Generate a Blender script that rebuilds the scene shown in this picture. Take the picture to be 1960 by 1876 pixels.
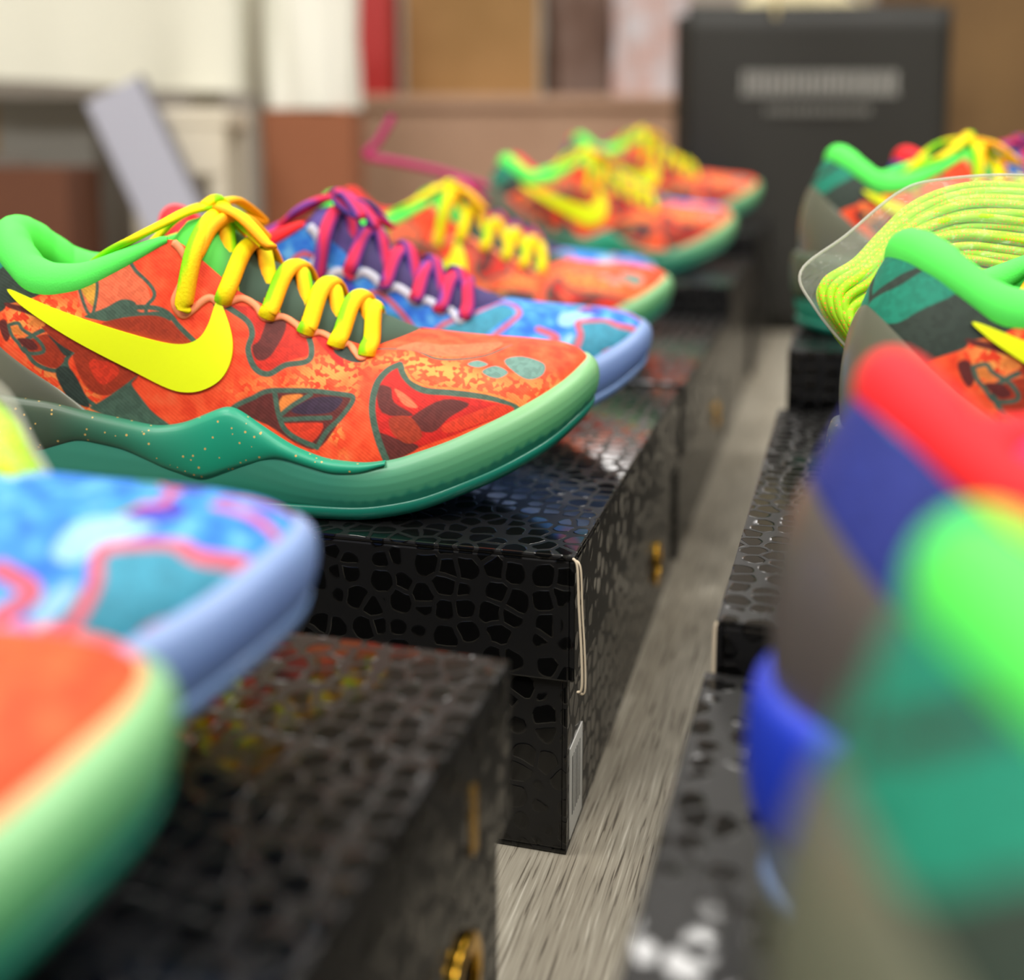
import bpy, bmesh, math, random
import numpy as np
from mathutils import Vector, Matrix
from mathutils.kdtree import KDTree
from mathutils.geometry import delaunay_2d_cdt
C = bpy.context.scene.collection
sc = bpy.context.scene
for o in list(bpy.data.objects): bpy.data.objects.remove(o)
random.seed(4); rng = np.random.default_rng(4)
R = math.radians

# ------------------------------------------------------------ camera, lights, exposure
cd = bpy.data.cameras.new('camera'); cam = bpy.data.objects.new('camera', cd); C.objects.link(cam)
cam.location = (0, 0, .288); cam.rotation_euler = (R(90-7.07), 0, 0)
cd.sensor_fit = 'HORIZONTAL'; cd.sensor_width = 36; cd.lens = 2154/1960*36
cd.shift_y = -(938-569)/1960; cd.clip_start = .01; cd.clip_end = 60
cd.dof.use_dof = True; cd.dof.focus_distance = .465; cd.dof.aperture_fstop = 3.5
sc.camera = cam
sc.view_settings.view_transform = 'Standard'; sc.view_settings.look = 'None'
sc.view_settings.gamma = 1; sc.view_settings.use_curve_mapping = False
sc.view_settings.exposure = .1
w = bpy.data.worlds.new('world'); sc.world = w; w.use_nodes = True
w.node_tree.nodes['Background'].inputs[0].default_value = (.8, .82, .85, 1)
w.node_tree.nodes['Background'].inputs[1].default_value = .3
def area(x, y, z, sx, sy, power, col=(1, .97, .92)):
    l = bpy.data.lights.new('ceiling_lamp_light', 'AREA'); l.shape = 'RECTANGLE'; l.size = sx; l.size_y = sy
    l.energy = power; l.color = col
    o = bpy.data.objects.new('ceiling_lamp_light', l); C.objects.link(o); o.location = (x, y, z)
LIGHTS = [(-1.1, .35, 36), (1.3, .35, 36), (-1.1, 2.3, 24), (1.3, 2.3, 24), (-1.1, -1.5, 70), (1.3, -1.5, 70)]
for (x, y, p) in LIGHTS: area(x, y, 2.68, 1.2, .6, p)
area(.48, 3.55, 2.68, .5, .4, 12)

# ------------------------------------------------------------ helpers
def lin(c):
    return tuple(((v/255)/12.92 if v/255 <= .04045 else ((v/255+.055)/1.055)**2.4) for v in c)
def mat(name, col=(128, 128, 128), rough=.5, metal=0., spec=.5, coat=0., sss=0., trans=0., bump=None, emit=None):
    m = bpy.data.materials.new(name); m.use_nodes = True; nt = m.node_tree
    b = nt.nodes['Principled BSDF']; b.inputs['Base Color'].default_value = (*lin(col), 1)
    b.inputs['Roughness'].default_value = rough; b.inputs['Metallic'].default_value = metal
    b.inputs['Specular IOR Level'].default_value = spec; b.inputs['Coat Weight'].default_value = coat
    b.inputs['Transmission Weight'].default_value = trans
    if sss: b.inputs['Subsurface Weight'].default_value = sss; b.inputs['Subsurface Scale'].default_value = .01; b.inputs['Subsurface Radius'].default_value = (.6, 1, .7)
    if emit: b.inputs['Emission Color'].default_value = (1, .97, .92, 1); b.inputs['Emission Strength'].default_value = emit
    if bump:
        kind, scale, dist = bump
        tc = nt.nodes.new('ShaderNodeTexCoord')
        t = nt.nodes.new('ShaderNodeTexNoise' if kind == 'noise' else 'ShaderNodeTexVoronoi')
        t.inputs['Scale'].default_value = scale; nt.links.new(tc.outputs['Object'], t.inputs['Vector'])
        bp = nt.nodes.new('ShaderNodeBump'); bp.inputs['Distance'].default_value = dist; bp.inputs['Strength'].default_value = .6
        nt.links.new(t.outputs[0], bp.inputs['Height']); nt.links.new(bp.outputs[0], b.inputs['Normal'])
    return m
def N(m, t, **kw):
    n = m.node_tree.nodes.new(t)
    for k, v in kw.items():
        if k in n.inputs: n.inputs[k].default_value = v
        else: setattr(n, k, v)
    return n
def ramp(m, stops, interp='LINEAR'):
    n = m.node_tree.nodes.new('ShaderNodeValToRGB'); e = n.color_ramp.elements; n.color_ramp.interpolation = interp
    while len(e) < len(stops): e.new(.5)
    for q, (p, c) in zip(e, stops): q.position = p; q.color = (*lin(c), 1)
    return n
def link(m, a, b): m.node_tree.links.new(a, b)
def bsdf(m): return m.node_tree.nodes['Principled BSDF']
def mixc(m, blend='MIX'):
    n = m.node_tree.nodes.new('ShaderNodeMix'); n.data_type = 'RGBA'; n.blend_type = blend; return n

def mesh(name, V, F, cols=None, smooth=True, m=None):
    """V (n,3), F (k,4) or list of faces"""
    me = bpy.data.meshes.new(name)
    V = np.asarray(V, np.float32)
    if isinstance(F, np.ndarray):
        k = F.shape[1]
        me.vertices.add(len(V)); me.vertices.foreach_set('co', V.ravel())
        me.loops.add(F.size); me.loops.foreach_set('vertex_index', F.astype(np.int32).ravel())
        me.polygons.add(len(F)); me.polygons.foreach_set('loop_start', np.arange(0, F.size, k, dtype=np.int32))
        me.update(calc_edges=True)
    else:
        me.from_pydata([tuple(v) for v in V], [], F)
    me.validate(); me.update()
    if smooth: me.polygons.foreach_set('use_smooth', np.ones(len(me.polygons), bool))
    if cols is not None:
        a = me.color_attributes.new('paint', 'FLOAT_COLOR', 'POINT')
        c = np.ones((len(V), 4), np.float32); c[:, :cols.shape[1]] = cols; a.data.foreach_set('color', c.ravel())
    if m: me.materials.append(m)
    return me
def obj(name, me, parent=None):
    o = bpy.data.objects.new(name, me); C.objects.link(o); o.parent = parent; return o
def grid_faces(n, m, cu=False, cv=False, flip=False):
    i = np.arange(n if cu else n-1); j = np.arange(m if cv else m-1)
    I, J = np.meshgrid(i, j, indexing='ij'); I2 = (I+1) % n; J2 = (J+1) % m
    f = np.stack([I*m+J, I2*m+J, I2*m+J2, I*m+J2], -1).reshape(-1, 4)
    return f[:, ::-1] if flip else f
def grid(name, P, cu=False, cv=False, cols=None, m=None, parent=None, flip=False):
    n, k = P.shape[:2]
    return obj(name, mesh(name, P.reshape(-1, 3), grid_faces(n, k, cu, cv, flip), None if cols is None else cols.reshape(n*k, -1), m=m), parent)
def cr(pts, n=10, closed=False):
    P = np.array(pts, float); m = len(P); out = []
    for i in (range(m) if closed else range(m-1)):
        if closed: a, b, c, d = P[(i-1) % m], P[i], P[(i+1) % m], P[(i+2) % m]
        else: a, b, c, d = P[max(i-1, 0)], P[i], P[i+1], P[min(i+2, m-1)]
        t = np.linspace(0, 1, n, endpoint=False)[:, None]
        out.append(.5*((2*b)+(c-a)*t+(2*a-5*b+4*c-d)*t*t+(3*b-a-3*c+d)*t**3))
    out = np.vstack(out)
    return out if closed else np.vstack([out, P[-1:]])
def tube_geo(path, rx, ry, up=(0, 0, 1), k=12, closed=False):
    """flattened tube: rx across, ry along up"""
    P = np.asarray(path, float); n = len(P)
    if closed: T = np.roll(P, -1, 0)-np.roll(P, 1, 0)
    else: T = np.gradient(P, axis=0)
    T /= np.linalg.norm(T, axis=1, keepdims=True)+1e-12
    U = np.broadcast_to(np.asarray(up, float), P.shape)
    S = np.cross(T, U); bad = np.linalg.norm(S, axis=1) < 1e-3; S[bad] = np.cross(T[bad], (1, .3, 0))
    for i in range(1, n):
        if S[i] @ S[i-1] < 0: S[i] = -S[i]
    S /= np.linalg.norm(S, axis=1, keepdims=True)+1e-12
    U2 = np.cross(S, T)
    rx = np.broadcast_to(rx, (n,)).astype(float).copy(); ry = np.broadcast_to(ry, (n,)).astype(float).copy()
    if not closed:
        rx[0] *= .3; rx[-1] *= .3; ry[0] *= .3; ry[-1] *= .3
    a = np.linspace(0, 2*np.pi, k, endpoint=False)
    G = P[:, None]+S[:, None]*(np.cos(a)[None, :, None]*rx[:, None, None])+U2[:, None]*(np.sin(a)[None, :, None]*ry[:, None, None])
    V = G.reshape(-1, 3); F = [tuple(f) for f in grid_faces(n, k, closed, True)]
    if not closed: F += [tuple(range(k))[::-1], tuple((n-1)*k+q for q in range(k))]
    ang = np.tile(a, n); al = np.repeat(np.linspace(0, 1, n), k)
    return V, F, ang, al
def join_geo(parts):
    V = []; F = []; X = []; o = 0
    for g in parts:
        V.append(g[0]); F += [tuple(i+o for i in f) for f in g[1]]; o += len(g[0])
        if len(g) > 2: X.append(g[2])
    return np.vstack(V), F, (np.vstack(X) if X else None)
def boxgeo(cx, cy, cz, sx, sy, sz, rz=0.):
    c, s = math.cos(rz), math.sin(rz); V = []
    for z in (-1, 1):
        for (x, y) in ((-1, -1), (1, -1), (1, 1), (-1, 1)):
            a, b = x*sx/2, y*sy/2; V.append((cx+a*c-b*s, cy+a*s+b*c, cz+z*sz/2))
    return np.array(V), [(3, 2, 1, 0), (4, 5, 6, 7), (0, 1, 5, 4), (1, 2, 6, 5), (2, 3, 7, 6), (3, 0, 4, 7)]
def bevel_mesh(name, parts, m, bev=.001, seg=2):
    V, F, _ = join_geo(parts)
    bm = bmesh.new(); vs = [bm.verts.new(v) for v in V]
    for f in F: bm.faces.new([vs[i] for i in f])
    bmesh.ops.recalc_face_normals(bm, faces=bm.faces)
    if bev: bmesh.ops.bevel(bm, geom=list(bm.edges), offset=bev, segments=seg, affect='EDGES', profile=.6)
    me = bpy.data.meshes.new(name); bm.to_mesh(me); bm.free(); me.materials.append(m)
    me.polygons.foreach_set('use_smooth', np.zeros(len(me.polygons), bool))
    return me
def bx(name, parts, m, parent=None, bev=.001, seg=2): return obj(name, bevel_mesh(name, parts, m, bev, seg), parent)
def thing(name, label, cat, loc=(0, 0, 0), rz=0., group=None):
    o = bpy.data.objects.new(name, None); C.objects.link(o); o.location = loc; o.rotation_euler = (0, 0, rz)
    o.empty_display_size = .02
    o['label'] = label; o['category'] = cat
    if group: o['group'] = group
    return o
def tag(o, label, cat, group=None):
    o['label'] = label; o['category'] = cat
    if group: o['group'] = group
    return o
def struct(o): o['kind'] = 'structure'; return o
def dup(root, loc, rot, label, group=None, label_map=None):
    r = root.copy(); C.objects.link(r); r.location = loc; r.rotation_euler = rot; r['label'] = label
    if group: r['group'] = group
    for ch in list(root.children):
        c = ch.copy(); C.objects.link(c); c.parent = r
        for g in ch.children:
            d = g.copy(); C.objects.link(d); d.parent = c
    return r

# ------------------------------------------------------------ the room
def plain_noise(name, c1, c2, scale, rough=.8, stretch=(1, 1, 1)):
    m = mat(name, c1, rough)
    tc = N(m, 'ShaderNodeTexCoord'); mp = N(m, 'ShaderNodeMapping'); mp.inputs['Scale'].default_value = stretch
    t = N(m, 'ShaderNodeTexNoise'); t.inputs['Scale'].default_value = scale; t.inputs['Detail'].default_value = 6
    r = ramp(m, [(.35, c1), (.65, c2)])
    link(m, tc.outputs['Object'], mp.inputs[0]); link(m, mp.outputs[0], t.inputs['Vector']); link(m, t.outputs[0], r.inputs[0]); link(m, r.outputs[0], bsdf(m).inputs['Base Color'])
    return m
WY0, WY1, WX0, WX1, H = -3., 4.6, -3.2, 3.4, 2.7
wallm = plain_noise('warm_grey_wall_paint', (168, 160, 150), (178, 170, 160), 3)
ceilm = plain_noise('ceiling_paint', (225, 225, 222), (232, 232, 230), 3)
def slab(name, cx, cy, cz, sx, sy, sz, m): return struct(bx(name, [boxgeo(cx, cy, cz, sx, sy, sz)], m, None, 0))
slab('wall_back', .1, WY1+.05, H/2, 6.6, .1, H, wallm)
slab('wall_front', .1, WY0-.05, H/2, 6.6, .1, H, wallm)
slab('wall_left', WX0-.05, .8, H/2, .1, 7.8, H, wallm)
slab('wall_right', WX1+.05, .8, H/2, .1, 7.8, H, wallm)
slab('ceiling', .1, .8, H+.1, 6.8, 7.8, .1, ceilm)
# daylight window high on the back wall, above the frame
wf = struct(bx('window_1', [boxgeo(.55, WY1-.01, 1.72, .66, .04, .05), boxgeo(.55, WY1-.01, 1.0, .66, .04, .05), boxgeo(.24, WY1-.01, 1.36, .05, .04, .72), boxgeo(.86, WY1-.01, 1.36, .05, .04, .72)], mat('window_frame_white', (225, 225, 225), .4), None, .003))
bx('window_pane', [boxgeo(.55, WY1-.004, 1.36, .58, .006, .68)], mat('daylit_glass', (225, 228, 255), .4, emit=7.), wf, 0)
# floor: planks along the aisle
subm = mat('dark_floor_joint', (60, 56, 50), .9)
floor = struct(bx('floor', [boxgeo(.1, .8, -.012, 6.6, 7.6, .02)], subm, None, 0))
wood = mat('grey_oak_plank', (190, 185, 172), .45)
tc = N(wood, 'ShaderNodeTexCoord'); mp = N(wood, 'ShaderNodeMapping'); mp.inputs['Scale'].default_value = (1, .035, 1)
oi = N(wood, 'ShaderNodeObjectInfo'); ad = N(wood, 'ShaderNodeVectorMath', operation='ADD')
sc_ = N(wood, 'ShaderNodeVectorMath', operation='SCALE'); sc_.inputs['Scale'].default_value = 7.
cmb = N(wood, 'ShaderNodeCombineXYZ'); link(wood, oi.outputs['Random'], cmb.inputs[0]); link(wood, oi.outputs['Random'], cmb.inputs[1])
link(wood, cmb.outputs[0], sc_.inputs[0]); link(wood, tc.outputs['Object'], mp.inputs[0]); link(wood, mp.outputs[0], ad.inputs[0]); link(wood, sc_.outputs[0], ad.inputs[1])
n1 = N(wood, 'ShaderNodeTexNoise'); n1.inputs['Scale'].default_value = 800; n1.inputs['Detail'].default_value = 5; n1.inputs['Distortion'].default_value = .6
n2 = N(wood, 'ShaderNodeTexNoise'); n2.inputs['Scale'].default_value = 22; n2.inputs['Detail'].default_value = 4
link(wood, ad.outputs[0], n1.inputs['Vector']); link(wood, ad.outputs[0], n2.inputs['Vector'])
r1 = ramp(wood, [(.34, (96, 89, 78)), (.42, (166, 160, 147)), (.60, (184, 179, 166)), (.72, (222, 219, 208))])
link(wood, n1.outputs[0], r1.inputs[0])
r2 = ramp(wood, [(.35, (222, 216, 206)), (.65, (255, 253, 248))]); link(wood, n2.outputs[0], r2.inputs[0])
mm = mixc(wood, 'MULTIPLY'); mm.inputs[0].default_value = .7; link(wood, r1.outputs[0], mm.inputs[6]); link(wood, r2.outputs[0], mm.inputs[7])
link(wood, mm.outputs[2], bsdf(wood).inputs['Base Color'])
bp = N(wood, 'ShaderNodeBump'); bp.inputs['Distance'].default_value = .0006; bp.inputs['Strength'].default_value = .7
link(wood, n1.outputs[0], bp.inputs['Height']); link(wood, bp.outputs[0], bsdf(wood).inputs['Normal'])
pm = bevel_mesh('plank', [boxgeo(0, 0, -.001, .178, 1.216, .002)], wood, .0006, 1)
YAW = R(16.3); dx, dy = math.sin(YAW), math.cos(YAW); nx, ny = dy, -dx
for i in range(-17, 19):
    off = (i*.43) % 1.22
    for j in range(-4, 5):
        a = i*.18+.055; b = j*1.22+off
        x, y = a*nx+b*dx, a*ny+b*dy
        if not (WX0+.25 < x < WX1-.25 and WY0+.65 < y < WY1-.65): continue
        o = obj('plank', pm, floor); o.location = (x, y, 0); o.rotation_euler = (0, 0, -YAW)

# ------------------------------------------------------------ shoe boxes
def snake(name, sheen=1.):
    m = mat(name, (12, 12, 13), .3, spec=.42)
    tc = N(m, 'ShaderNodeTexCoord')
    v = N(m, 'ShaderNodeTexVoronoi', feature='DISTANCE_TO_EDGE'); v.inputs['Scale'].default_value = 100.; v.inputs['Randomness'].default_value = .62
    nz = N(m, 'ShaderNodeTexNoise'); nz.inputs['Scale'].default_value = 70.
    mv = N(m, 'ShaderNodeVectorMath', operation='MULTIPLY_ADD'); mv.inputs[1].default_value = (.004, .004, .004)
    link(m, tc.outputs['Object'], nz.inputs['Vector']); link(m, nz.outputs['Color'], mv.inputs[0]); link(m, tc.outputs['Object'], mv.inputs[2])
    link(m, mv.outputs[0], v.inputs['Vector'])
    v2 = N(m, 'ShaderNodeTexVoronoi', feature='F1'); v2.inputs['Scale'].default_value = 100.; v2.inputs['Randomness'].default_value = .62; link(m, mv.outputs[0], v2.inputs['Vector'])
    ra_ = N(m, 'ShaderNodeMapRange'); ra_.inputs['From Min'].default_value = .07; ra_.inputs['From Max'].default_value = .12; link(m, v.outputs['Distance'], ra_.inputs['Value'])
    rb_ = N(m, 'ShaderNodeMapRange'); rb_.inputs['From Min'].default_value = .58; rb_.inputs['From Max'].default_value = .50; link(m, v2.outputs['Distance'], rb_.inputs['Value'])
    mr = N(m, 'ShaderNodeMath', operation='MULTIPLY'); link(m, ra_.outputs[0], mr.inputs[0]); link(m, rb_.outputs[0], mr.inputs[1])
    at = N(m, 'ShaderNodeAttribute', attribute_name='print_area'); 
    mu = N(m, 'ShaderNodeMath', operation='MULTIPLY'); link(m, mr.outputs[0], mu.inputs[0]); link(m, at.outputs['Fac'], mu.inputs[1])
    rr = N(m, 'ShaderNodeMapRange'); rr.inputs['To Min'].default_value = .42; rr.inputs['To Max'].default_value = .09
    link(m, mu.outputs[0], rr.inputs['Value']); link(m, rr.outputs[0], bsdf(m).inputs['Roughness'])
    mc = mixc(m); mc.inputs[6].default_value = (*lin((15, 15, 16)), 1); mc.inputs[7].default_value = (*lin((9, 9, 9)), 1)
    link(m, mu.outputs[0], mc.inputs[0]); link(m, mc.outputs[2], bsdf(m).inputs['Base Color'])
    bp = N(m, 'ShaderNodeBump'); bp.inputs['Distance'].default_value = .00025; bp.inputs['Strength'].default_value = .8
    link(m, mu.outputs[0], bp.inputs['Height']); link(m, bp.outputs[0], bsdf(m).inputs['Normal'])
    return m
snakem = snake('black_snakeskin_print_card')
goldm = mat('brass_foil', (232, 180, 60), .22, 1.)
creamm = mat('raw_card_edge', (205, 190, 165), .8)
labelm = mat('white_label_paper', (215, 215, 210), .5); inkm = mat('label_ink', (96, 96, 94), .6)
BL, BW, LID = .341, .31, .053
def print_attr(me, hx, hy, z1, mg=.005):
    # every face is split in a small grid elsewhere; the mask is 1 on big faces away from the rim
    a = me.attributes.new('print_area', 'FLOAT', 'POINT'); n = len(me.vertices)
    co = np.zeros(n*3, np.float32); me.vertices.foreach_get('co', co); co = co.reshape(-1, 3)
    a.data.foreach_set('value', np.ones(n, np.float32))
def shell(hx, hy, z0, z1, t=.0022, top=True):
    """open-bottomed (top=True) or open-topped tray made of four walls and a plate; right face is x=0, far right corner kept outside"""
    zp = z1-t/2 if top else z0+t/2
    zc, hz = ((z0+z1-t)/2, z1-z0-t) if top else ((z0+t+z1)/2, z1-z0-t)
    return [boxgeo(0, 0, zp, 2*hx, 2*hy, t), boxgeo(hx-t/2, 0, zc, t, 2*hy, hz), boxgeo(-hx+t/2, 0, zc, t, 2*hy, hz),
            boxgeo(0, hy-t/2, zc, 2*hx-2*t, t, hz), boxgeo(0, -hy+t/2, zc, 2*hx-2*t, t, hz)]
def shoe_box(label, corner, yaw, side, h=.13, front=True, torn=False, ring=None, label_at=None, foil=None):
    """corner = aisle-side corner on the floor plan; side=+1: box lies left of it (right edge), -1: right of it; front: corner is the near one"""
    yw = R(yaw); d = np.array([math.sin(yw), math.cos(yw)]); n = np.array([math.cos(yw), -math.sin(yw)])
    c = np.array(corner)-side*n*BW/2+(1 if front else -1)*d*BL/2
    t = thing('shoe_box', label, 'box', (c[0], c[1], 0.0005), -yw, 'black shoe boxes in two rows')
    hx, hy = BW/2, BL/2
    def rounded(name, parts, b):
        bm = bmesh.new()
        V, F, _ = join_geo(parts)
        vs = [bm.verts.new(v) for v in V]
        for f in F: bm.faces.new([vs[i] for i in f])
        bmesh.ops.bevel(bm, geom=list(bm.edges), offset=b, segments=2, affect='EDGES', profile=.6)
        me = bpy.data.meshes.new(name); bm.to_mesh(me); bm.free(); me.materials.append(snakem); print_attr(me, hx, hy, h)
        return obj(name, me, t)
    rounded('base', shell(hx-.0035, hy-.0035, 0, h-.004, .002, False), .0006)
    rounded('lid', shell(hx, hy, h-LID, h, .0022, True), .0009)
    fx = side*hx
    if torn:
        s = side*torn
        P = cr([(fx-s*.0008, -hy-.0004, h-.0005), (fx+s*.0012, -hy-.0008, h-.004), (fx+s*.002, -hy-.001, h-.02), (fx+s*.0032, -hy-.001, h-.04), (fx+s*.0034, -hy-.001, h-LID-.001), (fx+s*.0014, -hy, h-LID-.0035)], 8)
        V, F, _, _ = tube_geo(P, .0005, .0008, (0, 1, 0), 6); obj('card_edge', mesh('card_edge', V, F, m=creamm), t)
        V2, F2, _, _ = tube_geo(P+np.array([s*.0013, .0006, -.001]), .0004, .0007, (0, 1, 0), 6); obj('card_edge', mesh('card_edge', V2, F2, m=creamm), t)
    if ring:
        y, z, r = ring
        a = np.linspace(0, 2*np.pi, 28, endpoint=False)
        P = np.stack([np.full(28, fx-side*.0035+side*.0012), y+r*np.cos(a), z+r*np.sin(a)], 1)
        V, F, _, _ = tube_geo(P, r*.3, .0014, (1, 0, 0), 10, True); o = obj('eyelet', mesh('eyelet', V, F, m=goldm), t)
        o['label'] = 'round brass eyelet on the aisle side'
    if foil:
        y, z, sy, sz = foil
        o = bx('foil_mark', [boxgeo(fx+side*.0003, y, z, .0006, sy, sz)], goldm, t, 0); o['label'] = 'small gold foil mark on the lid side'
    if label_at:
        y0, y1, z0, z1 = label_at; xx = fx-side*.0035+side*.0003
        o = bx('paper_label', [boxgeo(xx, (y0+y1)/2, (z0+z1)/2, .0005, y1-y0, z1-z0)], labelm, t, 0); o['label'] = 'white paper label'
        o = bx('bar_code', [boxgeo(xx+side*.0003, y0+.004+k*.0030, z0+.022, .0002, .0006+.0006*((k*7) % 3 == 0), .026) for k in range(6)], inkm, o, 0)
    return t
def step(c, yaw, k, side=0.): return (c[0]+k*math.sin(R(yaw))+side*math.cos(R(yaw)), c[1]+k*math.cos(R(yaw))-side*math.sin(R(yaw)))
shoe_box('black snakeskin-print shoe box at the bottom left, nearest of the left row', (-.0003, .339), 16.5, 1, front=False, ring=(.131, .047, .0115), foil=(.132, .099, .005, .02))
shoe_box('black shoe box with a torn pale lid corner, second of the left row', (.025, .4314), 15.3, 1, torn=1., ring=(.093, .033, .011), label_at=(-.1625, -.138, .004, .044))
cB = (.1207, .7758)
shoe_box('black shoe box behind the torn-cornered one, third of the left row', cB, 16, 1, ring=(.09, .05, .01))
cD = step(cB, 16, .357)
shoe_box('black shoe box fourth along the left row, under blurred orange shoes', cD, 16, 1, h=.16)
cE = step(cD, 16, .357, .004)
shoe_box('black shoe box at the far end of the left row, furthest from the camera', cE, 16, 1, h=.19)
shoe_box('black shoe box at the bottom right, nearest of the right row', (.0654, .3625), 16.7, -1, h=.115, front=False)
shoe_box('black shoe box with a bent lid corner, second of the right row', (.0702, .3699), 16.7, -1, torn=.25)
cR3 = step((.0702, .3699), 16.7, .361, .004)
shoe_box('black shoe box behind the lace packet, third of the right row', cR3, 16.7, -1, h=.165)

# ------------------------------------------------------------ shoe surface: outline, heights and upper, in metres
LAT=[(.290,0),(.288,.012),(.280,.024),(.265,.036),(.24,.046),(.21,.050),(.18,.048),(.15,.042),(.12,.038),(.09,.036),(.06,.0355),(.03,.032),(.012,.024),(.003,.012),(0,0)]
MED=[(.003,-.012),(.012,-.024),(.03,-.031),(.06,-.032),(.09,-.030),(.12,-.029),(.15,-.031),(.18,-.037),(.21,-.042),(.24,-.041),(.265,-.034),(.281,-.023),(.288,-.011),(.29,0)]
def catmull(pts,n=24,closed=False):
    P=np.array(pts,float);m=len(P);out=[]
    rng=range(m) if closed else range(m-1)
    for i in rng:
        if closed: a,b,c,d=P[(i-1)%m],P[i],P[(i+1)%m],P[(i+2)%m]
        else: a,b,c,d=P[max(i-1,0)],P[i],P[i+1],P[min(i+2,m-1)]
        t=np.linspace(0,1,n,endpoint=False)[:,None]
        out.append(.5*((2*b)+(c-a)*t+(2*a-5*b+4*c-d)*t*t+(3*b-a-3*c+d)*t**3))
    out=np.vstack(out)
    if not closed: out=np.vstack([out,P[-1:]])
    return out
_c=catmull((LAT+MED)[:-1],24,True); _c=np.vstack([_c,_c[:1]])
_h=14*24
def _al(C): return np.concatenate([[0],np.cumsum(np.linalg.norm(np.diff(C,axis=0),axis=1))])
_a1=_al(_c[:_h+1]);_a2=_al(_c[_h:])
_s=np.concatenate([_a1/_a1[-1]*.5,.5+_a2[1:]/_a2[-1]*.5])
def outline(s): return np.interp(s,_s,_c[:,0]),np.interp(s,_s,_c[:,1])
def tab(pts,sm=.004):
    x=np.linspace(-.02,.31,1321);p=np.array(pts);y=np.interp(x,p[:,0],p[:,1])
    k=np.exp(-.5*(np.arange(-60,61)*.00025/sm)**2);k/=k.sum()
    y=np.convolve(np.pad(y,60,mode='edge'),k,mode='valid')
    return lambda q:np.interp(q,x,y)
ZB=tab([(0,.056),(.025,.054),(.05,.051),(.072,.045),(.095,.0395),(.107,.041),(.128,.050),(.141,.041),(.155,.032),(.169,.027),(.187,.0255),(.2,.0275),(.223,.035),(.255,.048),(.277,.058),(.285,.063),(.29,.065)],.0035)
Z0=tab([(0,.004),(.02,0),(.187,.0),(.21,.004),(.244,.016),(.267,.026),(.283,.036),(.29,.041)],.006)
OL=tab([(0,.024),(.046,.030),(.062,.0355),(.081,.031),(.099,.022),(.115,.017),(.129,.022),(.149,.0285),(.16,.0255),(.173,.022),(.185,.0225),(.197,.027)],.003)
_T=[(.290,.268,0,.0715),(.28,.262,0,.072),(.265,.255,0,.073),(.24,.236,0,.0745),(.215,.217,0,.077),(.205,.209,.001,.0785),(.199,.204,.008,.0765),(.18,.186,.020,.0725),(.15,.158,.022,.0835),(.12,.130,.0235,.098),(.105,.112,.024,.115),(.095,.102,.025,.1235),(.085,.092,.027,.119),(.075,.082,.029,.1145),(.06,.064,.031,.1065),(.045,.0495,.031,.1055),(.03,.039,.0295,.109),(.012,.0275,.0215,.119),(.003,.0205,.011,.1245),(0,.0185,0,.1255)]
def _sx(x):
    # s on lateral side for outline x
    i=_s<=.5; return np.interp(x,_c[i][::-1,0],_s[i][::-1])
_ts=np.array([_sx(t[0]) for t in _T]);_tv=np.array([t[1:] for t in _T])
_S=np.linspace(0,.5,2001)
_TV=np.stack([np.interp(_S,_ts,_tv[:,k]) for k in range(3)],1)
_k=np.exp(-.5*(np.arange(-80,81)/22.)**2);_k/=_k.sum()
_ext=np.vstack([_TV[1:81][::-1]*[1,-1,1],_TV,_TV[-81:-1][::-1]*[1,-1,1]])
_TV=np.stack([np.convolve(_ext[:,k],_k,mode='valid') for k in range(3)],1)
def top(s):
    s=np.asarray(s,float);m=s>.5;q=np.where(m,1-s,s)
    T=np.stack([np.interp(q,_S,_TV[:,k]) for k in range(3)],-1)
    T[...,1]=np.where(m,-T[...,1],T[...,1]); return T
def upper(s,v,off=0.):
    """surface point (x,w,z): w>0 lateral"""
    s=np.asarray(s,float);v=np.asarray(v,float)
    x,w=outline(s);zb=ZB(x)-.003
    sc=.965;bx=.145+(x-.145)*(1-.010);bw=w*sc
    T=top(s);k=np.interp(x,[0,.06,.11,.16,.21,.3],[.25,.25,.45,.7,1,1])
    ph=v*np.pi/2
    h=(1-k)*v+k*(1-np.cos(ph)); g=(1-k)*v+k*np.sin(ph)
    P=np.stack([bx+(T[...,0]-bx)*h,bw+(T[...,1]-bw)*h,zb+(T[...,2]-zb)*g],-1)
    b=np.sin(np.pi*v)*np.interp(x,[0,.05,.1,.29],[.005,.004,.001,0])
    r=np.stack([x-.09,w*1.0],-1);r=r/(np.linalg.norm(r,axis=-1,keepdims=True)+1e-9)
    P[...,0]+=np.where(x<.09,r[...,0]*b,0);P[...,1]+=np.where(x<.09,r[...,1]*b,np.sign(w)*b)
    return P
def unorm(s,v):
    e=1e-3
    a=upper(s+e,v)-upper(s-e,v);vv=np.clip(v,e,1-e);b=upper(s,vv+e)-upper(s,vv-e)
    n=np.cross(a,b);n/=np.linalg.norm(n,axis=-1,keepdims=True)+1e-12
    c=np.stack([np.zeros_like(n[...,0])+.14,np.zeros_like(n[...,0]),np.zeros_like(n[...,0])+.04],-1)
    f=np.sum(n*(upper(s,v)-c),-1,keepdims=True); return n*np.where(f<0,-1,1)

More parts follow.
